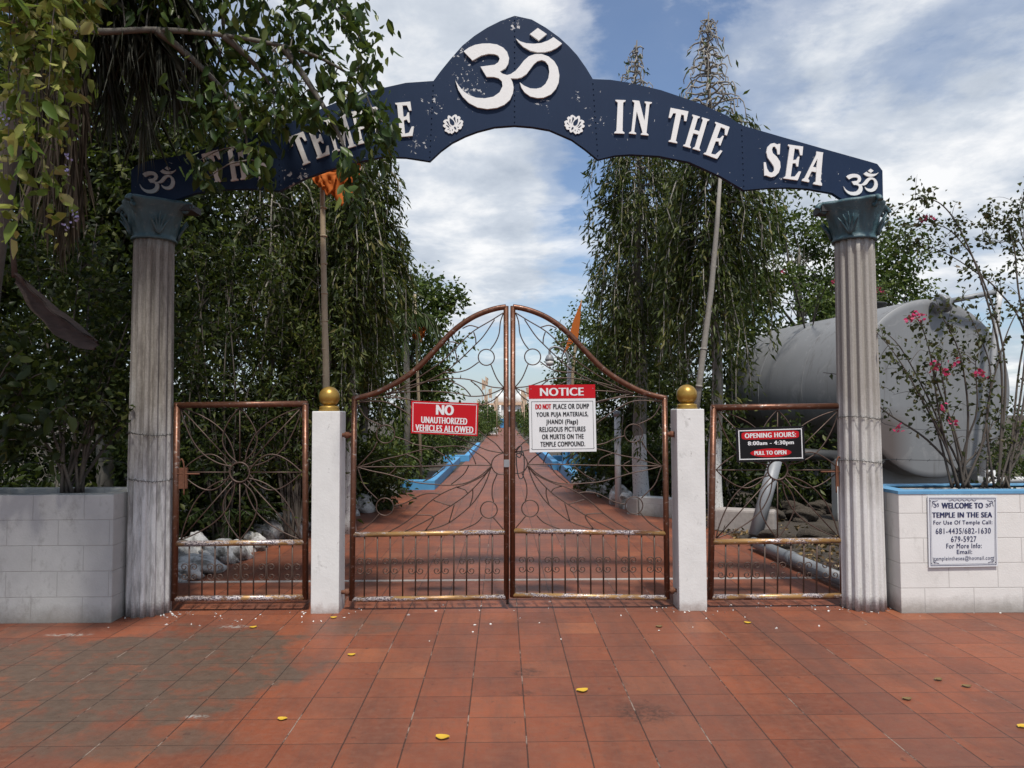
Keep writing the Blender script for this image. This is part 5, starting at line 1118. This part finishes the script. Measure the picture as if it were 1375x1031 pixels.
for lab, pts in (('low stone border block beside the right side gate path edge', ((958, 690), (1000, 690))),):
    g = G(965, 716); kb = thing('border_block', 'low grey border block behind the left edge of the right side gate', 'border block', tuple(g)); MB().box(-.1, .7, 0, .3, -.02, .3, .03, Matrix.Translation(g+Vector((.1, .2, 0))) @ Matrix.Rotation(rad(-25), 4, 'Z')).build('block', M['strip'], kb)
for px, py in ((1040, 735), (1075, 700), (1100, 690), (1060, 690), (1010, 705), (1095, 730), (1030, 700)):
    g = G(px, py); o = rock((g.x+.1, g.y+.2, .05), (.22, .2, .14), 'dark earthy stone on the bank behind the right side gate', 'stones behind the right side gate'); o.data.materials[0] = M['soil']
vp_ = thing('vent_pipe', 'white capped pipe standing left of the first right mast trunk', 'pipe', (GX(829, 13), 13, 0)); x = GX(829, 13)
MB().tube([(x, 13, 0), (x, 13, P(829, 556, 13).z)], .055, 12).build('barrel', M['pipe_white'], vp_); MB().tube([(x, 13, P(829, 559, 13).z), (x, 13, P(829, 553, 13).z), (x, 13, P(829, 551.5, 13).z)], [.068, .068, .04], 12).build('cap', M['pipe_grey'], vp_)
def cycad(px, Y, lab, s):
    b = Vector((GX(px, Y), Y, 0)); t = thing('cycad', lab, 'plant', tuple(b), 'spiky cycads'); fm = MB(); PC, PD, LL = [], [], []
    MB().tube([b, b+Vector((0, 0, .3*s))], [.12*s, .1*s], 10).build('stem', M['bark'], t)
    for i in range(18):
        a = i*2.4+random.random()*.3; e = Vector((math.cos(a), math.sin(a), 0)); st_ = b+Vector((0, 0, .3*s)); l_ = s*random.uniform(.7, 1.0)
        frond(fm, PC, PD, LL, st_, st_+e*.5*l_+Vector((0, 0, .42*l_)), st_+e*1.0*l_+Vector((0, 0, .05+random.uniform(-.1, .3))), 30, .2*s, .25, .012, .1)
    fo = fm.build('fronds', M['stem'], t); leafobj('leaflets', np.array(PC), np.array(PD), np.array(LL), .022*s, M['frond_live'], fo, False, .3, .1)
cycad(312, 9.3, 'spiky dark cycad seen through the left side gate', .75); cycad(838, 16.6, 'spiky dark cycad behind the rocks right of the path', 1.35); cycad(880, 13.8, 'spiky cycad beside the first right mast trunk', .8)
# leaf litter along the beds
n = 2600; xs = []; 
for i in range(n):
    Y = random.uniform(7.2, 17)
    if random.random() < .55: xl_ = np.interp(Y, [6.6, 8, 10.2, 13.2, 16.6], [-3.95, -3.6, -3.0, -2.6, -2.2]); X = xl_-abs(random.gauss(0, .5))+.12
    else: xr_ = np.interp(Y, [6.6, 7.9, 10.5, 12.6, 17.5], [3.5, 3.25, 2.95, 2.5, 1.85]); X = xr_+abs(random.gauss(0, .7))-.08
    xs.append((X, Y, .012+random.random()*.03))
o = leafobj('leaf_litter', np.array(xs), runit(n)*np.array([1, 1, .25]), .08, .04, M['litter'], None, False, .3, 0); struct(o, 'stuff')
ch = []; 
for (px, py, n_, sx) in ((440, 822, 26, .25), (930, 818, 30, .25), (1140, 815, 40, .45), (1190, 820, 40, .4), (210, 826, 60, .35), (600, 812, 10, .8), (1000, 835, 14, .9), (760, 830, 10, .9), (330, 835, 20, .5)):
    g = G(px, py)
    for _ in range(n_): ch.append((g.x+random.gauss(0, sx), g.y+random.gauss(0, .06 if n_ > 14 else .4), .004))
ch = [c for c in ch if c[1] < 6.6]; o = leafobj('paint_chips', np.array(ch), runit(len(ch))*np.array([1, 1, .02]), rng.uniform(.008, .03, len(ch)), rng.uniform(.006, .02, len(ch)), M['chip'], None, False, .05, 0); struct(o, 'stuff')
YELL = [(340, 842, 'small yellow leaf on the floor in front of the left side gate'), (448, 829, 'tiny yellow leaf on the floor just before the left gate post'), (472, 879, 'yellow leaf on the tiles straight ahead of the left gate leaf'), (379, 965, 'yellow leaf on the edge of the dark stain'), (594, 990, 'largest yellow leaf, nearest the camera left of centre'), (782, 927, 'broad yellow leaf on the tiles below the notice board'), (1004, 836, 'yellow leaf on the tiles in front of the right side gate'), (885, 841, 'small tan leaf in front of the right gate post'), (1260, 912, 'brown curled leaf on the tiles at right'), (1372, 975, 'yellow leaf at the right edge of the picture'), (1298, 921, 'yellow leaf beside the brown leaf at right'), (1218, 938, 'pale brown leaf on the tiles below the welcome board')]
for px, py, lab in YELL:
    g = G(px, py, .006); s = .052 if 'largest' not in lab and 'broad' not in lab else .07; a = random.uniform(-.6, .6); mb = MB(); vs = []
    for i in range(7):
        for j in range(5):
            u, v = i/6, j/4*2-1; w_ = .40*math.sin(math.pi*min(1, .06+u*.9))**.8; x_, y_ = (u-.5)*s, v*w_*s; z_ = .004+.10*s*v*v+.12*s*(u-.5)**2*4*.5+.01*s*math.sin(9*u)
            vs.append((g.x+x_*math.cos(a)-y_*math.sin(a), g.y+x_*math.sin(a)+y_*math.cos(a)*1.0, z_))
    mb.add(vs, [[i*5+j, (i+1)*5+j, (i+1)*5+j+1, i*5+j+1] for i in range(6) for j in range(4)], True); tag(mb.build('fallen_leaf', M['leaf_yellow'] if 'brown' not in lab and 'tan' not in lab else M['litter']), lab, 'leaf', 'fallen leaves on the tiles')
# ------------------------------------------------------------------ far end of the path: the temple
YT = 118.0; tx = GX(686, YT)
tm = thing('temple', 'small white domed temple at the far end of the path', 'temple', (tx, YT, 0))
b = MB(); b.box(tx-5.2, tx+5.2, YT, YT+8, 0, 3.4, .05); b.build('walls', M['temple_white'], tm)
b = MB(); b.box(tx-5.5, tx+5.5, YT-.4, YT+8.3, 3.4, 3.7, .03); b.build('cornice', M['temple_trim'], tm)
for dx in (-1.6, 1.6): MB().lathe([(.9, 0), (1.05, .3), (1.1, .8), (.9, 1.3), (.5, 1.65), (.12, 1.85), (.06, 2.3)], (tx+dx*1.0, YT+1.6, 3.7), 18).build('dome', M['temple_white'], tm)
MB().lathe([(.8, 0), (.75, 1.0), (.6, 2.6), (.4, 4.0), (.15, 4.9), (.05, 5.5)], (tx+.3, YT+2.5, 3.7), 16).build('spire', M['temple_white'], tm)
MB().box(tx-1.0, tx+1.4, YT-.06, YT+.02, .0, 2.4).build('doorway', M['temple_dark'], tm)
for dx in (-4.0, -2.6, 2.6, 4.0): MB().box(tx+dx-.4, tx+dx+.4, YT-.05, YT+.02, .9, 2.3).build('window', M['temple_dark'], tm)
b = MB(); [b.tube([(tx+dx, YT-.9, 0), (tx+dx, YT-.9, 3.4)], .16, 10) for dx in (-5, -3.3, -1.7, 1.9, 3.5, 5)]; b.build('portico_columns', M['temple_white'], tm)
gt = thing('blue_gate', 'small blue gate standing before the distant temple', 'gate', (tx, YT-14, 0)); yy = YT-14
for dx in (-1.35, 1.35): MB().box(tx+dx-.3, tx+dx+.3, yy-.2, yy+.2, 0, 1.3, .03).build('pier', M['kerb_blue'], gt)
MB().box(tx-1.05, tx+1.05, yy-.03, yy+.03, .1, .6, .01).build('lower_panel', M['temple_dark'], gt)
for px, Y, hh, rr, lab in ((646, 62, 2.6, 1.5, 'rounded green bush left of the distant path before the temple'), (653, 84, 2.6, 1.5, 'small green bush at the far left of the path near the temple'), (662, 104, 2.2, 1.3, 'tiny green bush at the left foot of the temple'), (716, 62, 2.6, 1.5, 'rounded green bush right of the distant path before the temple'), (708, 84, 2.6, 1.5, 'small green bush at the far right of the path near the temple'), (704, 104, 2.2, 1.3, 'tiny green bush at the right foot of the temple')):
    x = GX(px, Y); broad_tree('shrub', lab, (x, Y, 0), (x, Y, hh*.5), (rr, rr*.8, hh*.52), 1500, .26, .13, 'leaf_bush', .05, 30, .45, 'bushes before the temple', cat='shrub', nlimb=4)
dist = [(648, 80, 508, .9), (655, 70, 527, .8), (661, 95, 520, 1.0), (668, 100, 530, 1.0), (667, 60, 535, .7), (701, 75, 525, .9), (706, 62, 530, .8), (711, 90, 518, 1.0), (716, 80, 528, .9), (699, 100, 522, 1.1), (704, 55, 538, .6), (641, 66, 536, .8), (652, 98, 505, .9), (713, 52, 540, .5)]
for i, (px, Y, ytop, fs) in enumerate(dist):
    b_ = Vector((GX(px, Y), Y, 0)); fg = thing('prayer_flag', 'distant faded prayer flag on a thin pole standing near the temple', 'flag', tuple(b_), 'distant prayer flags near the temple'); tp = P(px+random.uniform(-1, 1), ytop, Y)
    MB().tube([b_, tp], .035, 6).build('cane', M['bamboo'], fg)
    mb = MB(); cloth(mb, tp-Vector((0, .03, .1)), (random.choice((-1, 1))*fs*.42, 0, 0), (0, 0, 1), 7, 7, .07, lambda u, v: (u*(1-.25*v), -fs*1.25*v+.3*u*(v-1)*.6)); mb.build('cloth', M['peach'], fg)
ps = thing('path_sign', 'small white sign standing at the left edge of the distant path', 'sign', tuple(G(663.5, 584)))
g = G(663.5, 584); MB().box(g.x-.32, g.x+.32, g.y-.03, g.y+.03, .06, .66, .01).build('panel', M['white'], ps); mb = MB()
for q in range(3): mb.box(g.x-.22, g.x+.2-.05*q, g.y-.036, g.y-.031, .50-.14*q, .54-.14*q)
mb.build('marking_lines', M['ink'], ps); MB().box(g.x-.3, g.x-.25, g.y+.031, g.y+.07, -.02, .6).build('leg', M['white'], ps); MB().box(g.x+.25, g.x+.3, g.y+.031, g.y+.07, -.02, .6).build('leg', M['white'], ps)
struct(MB().box(-700, 700, 420, 430, -.5, 6).build('hills', M['leaf_dark'])) if False else None
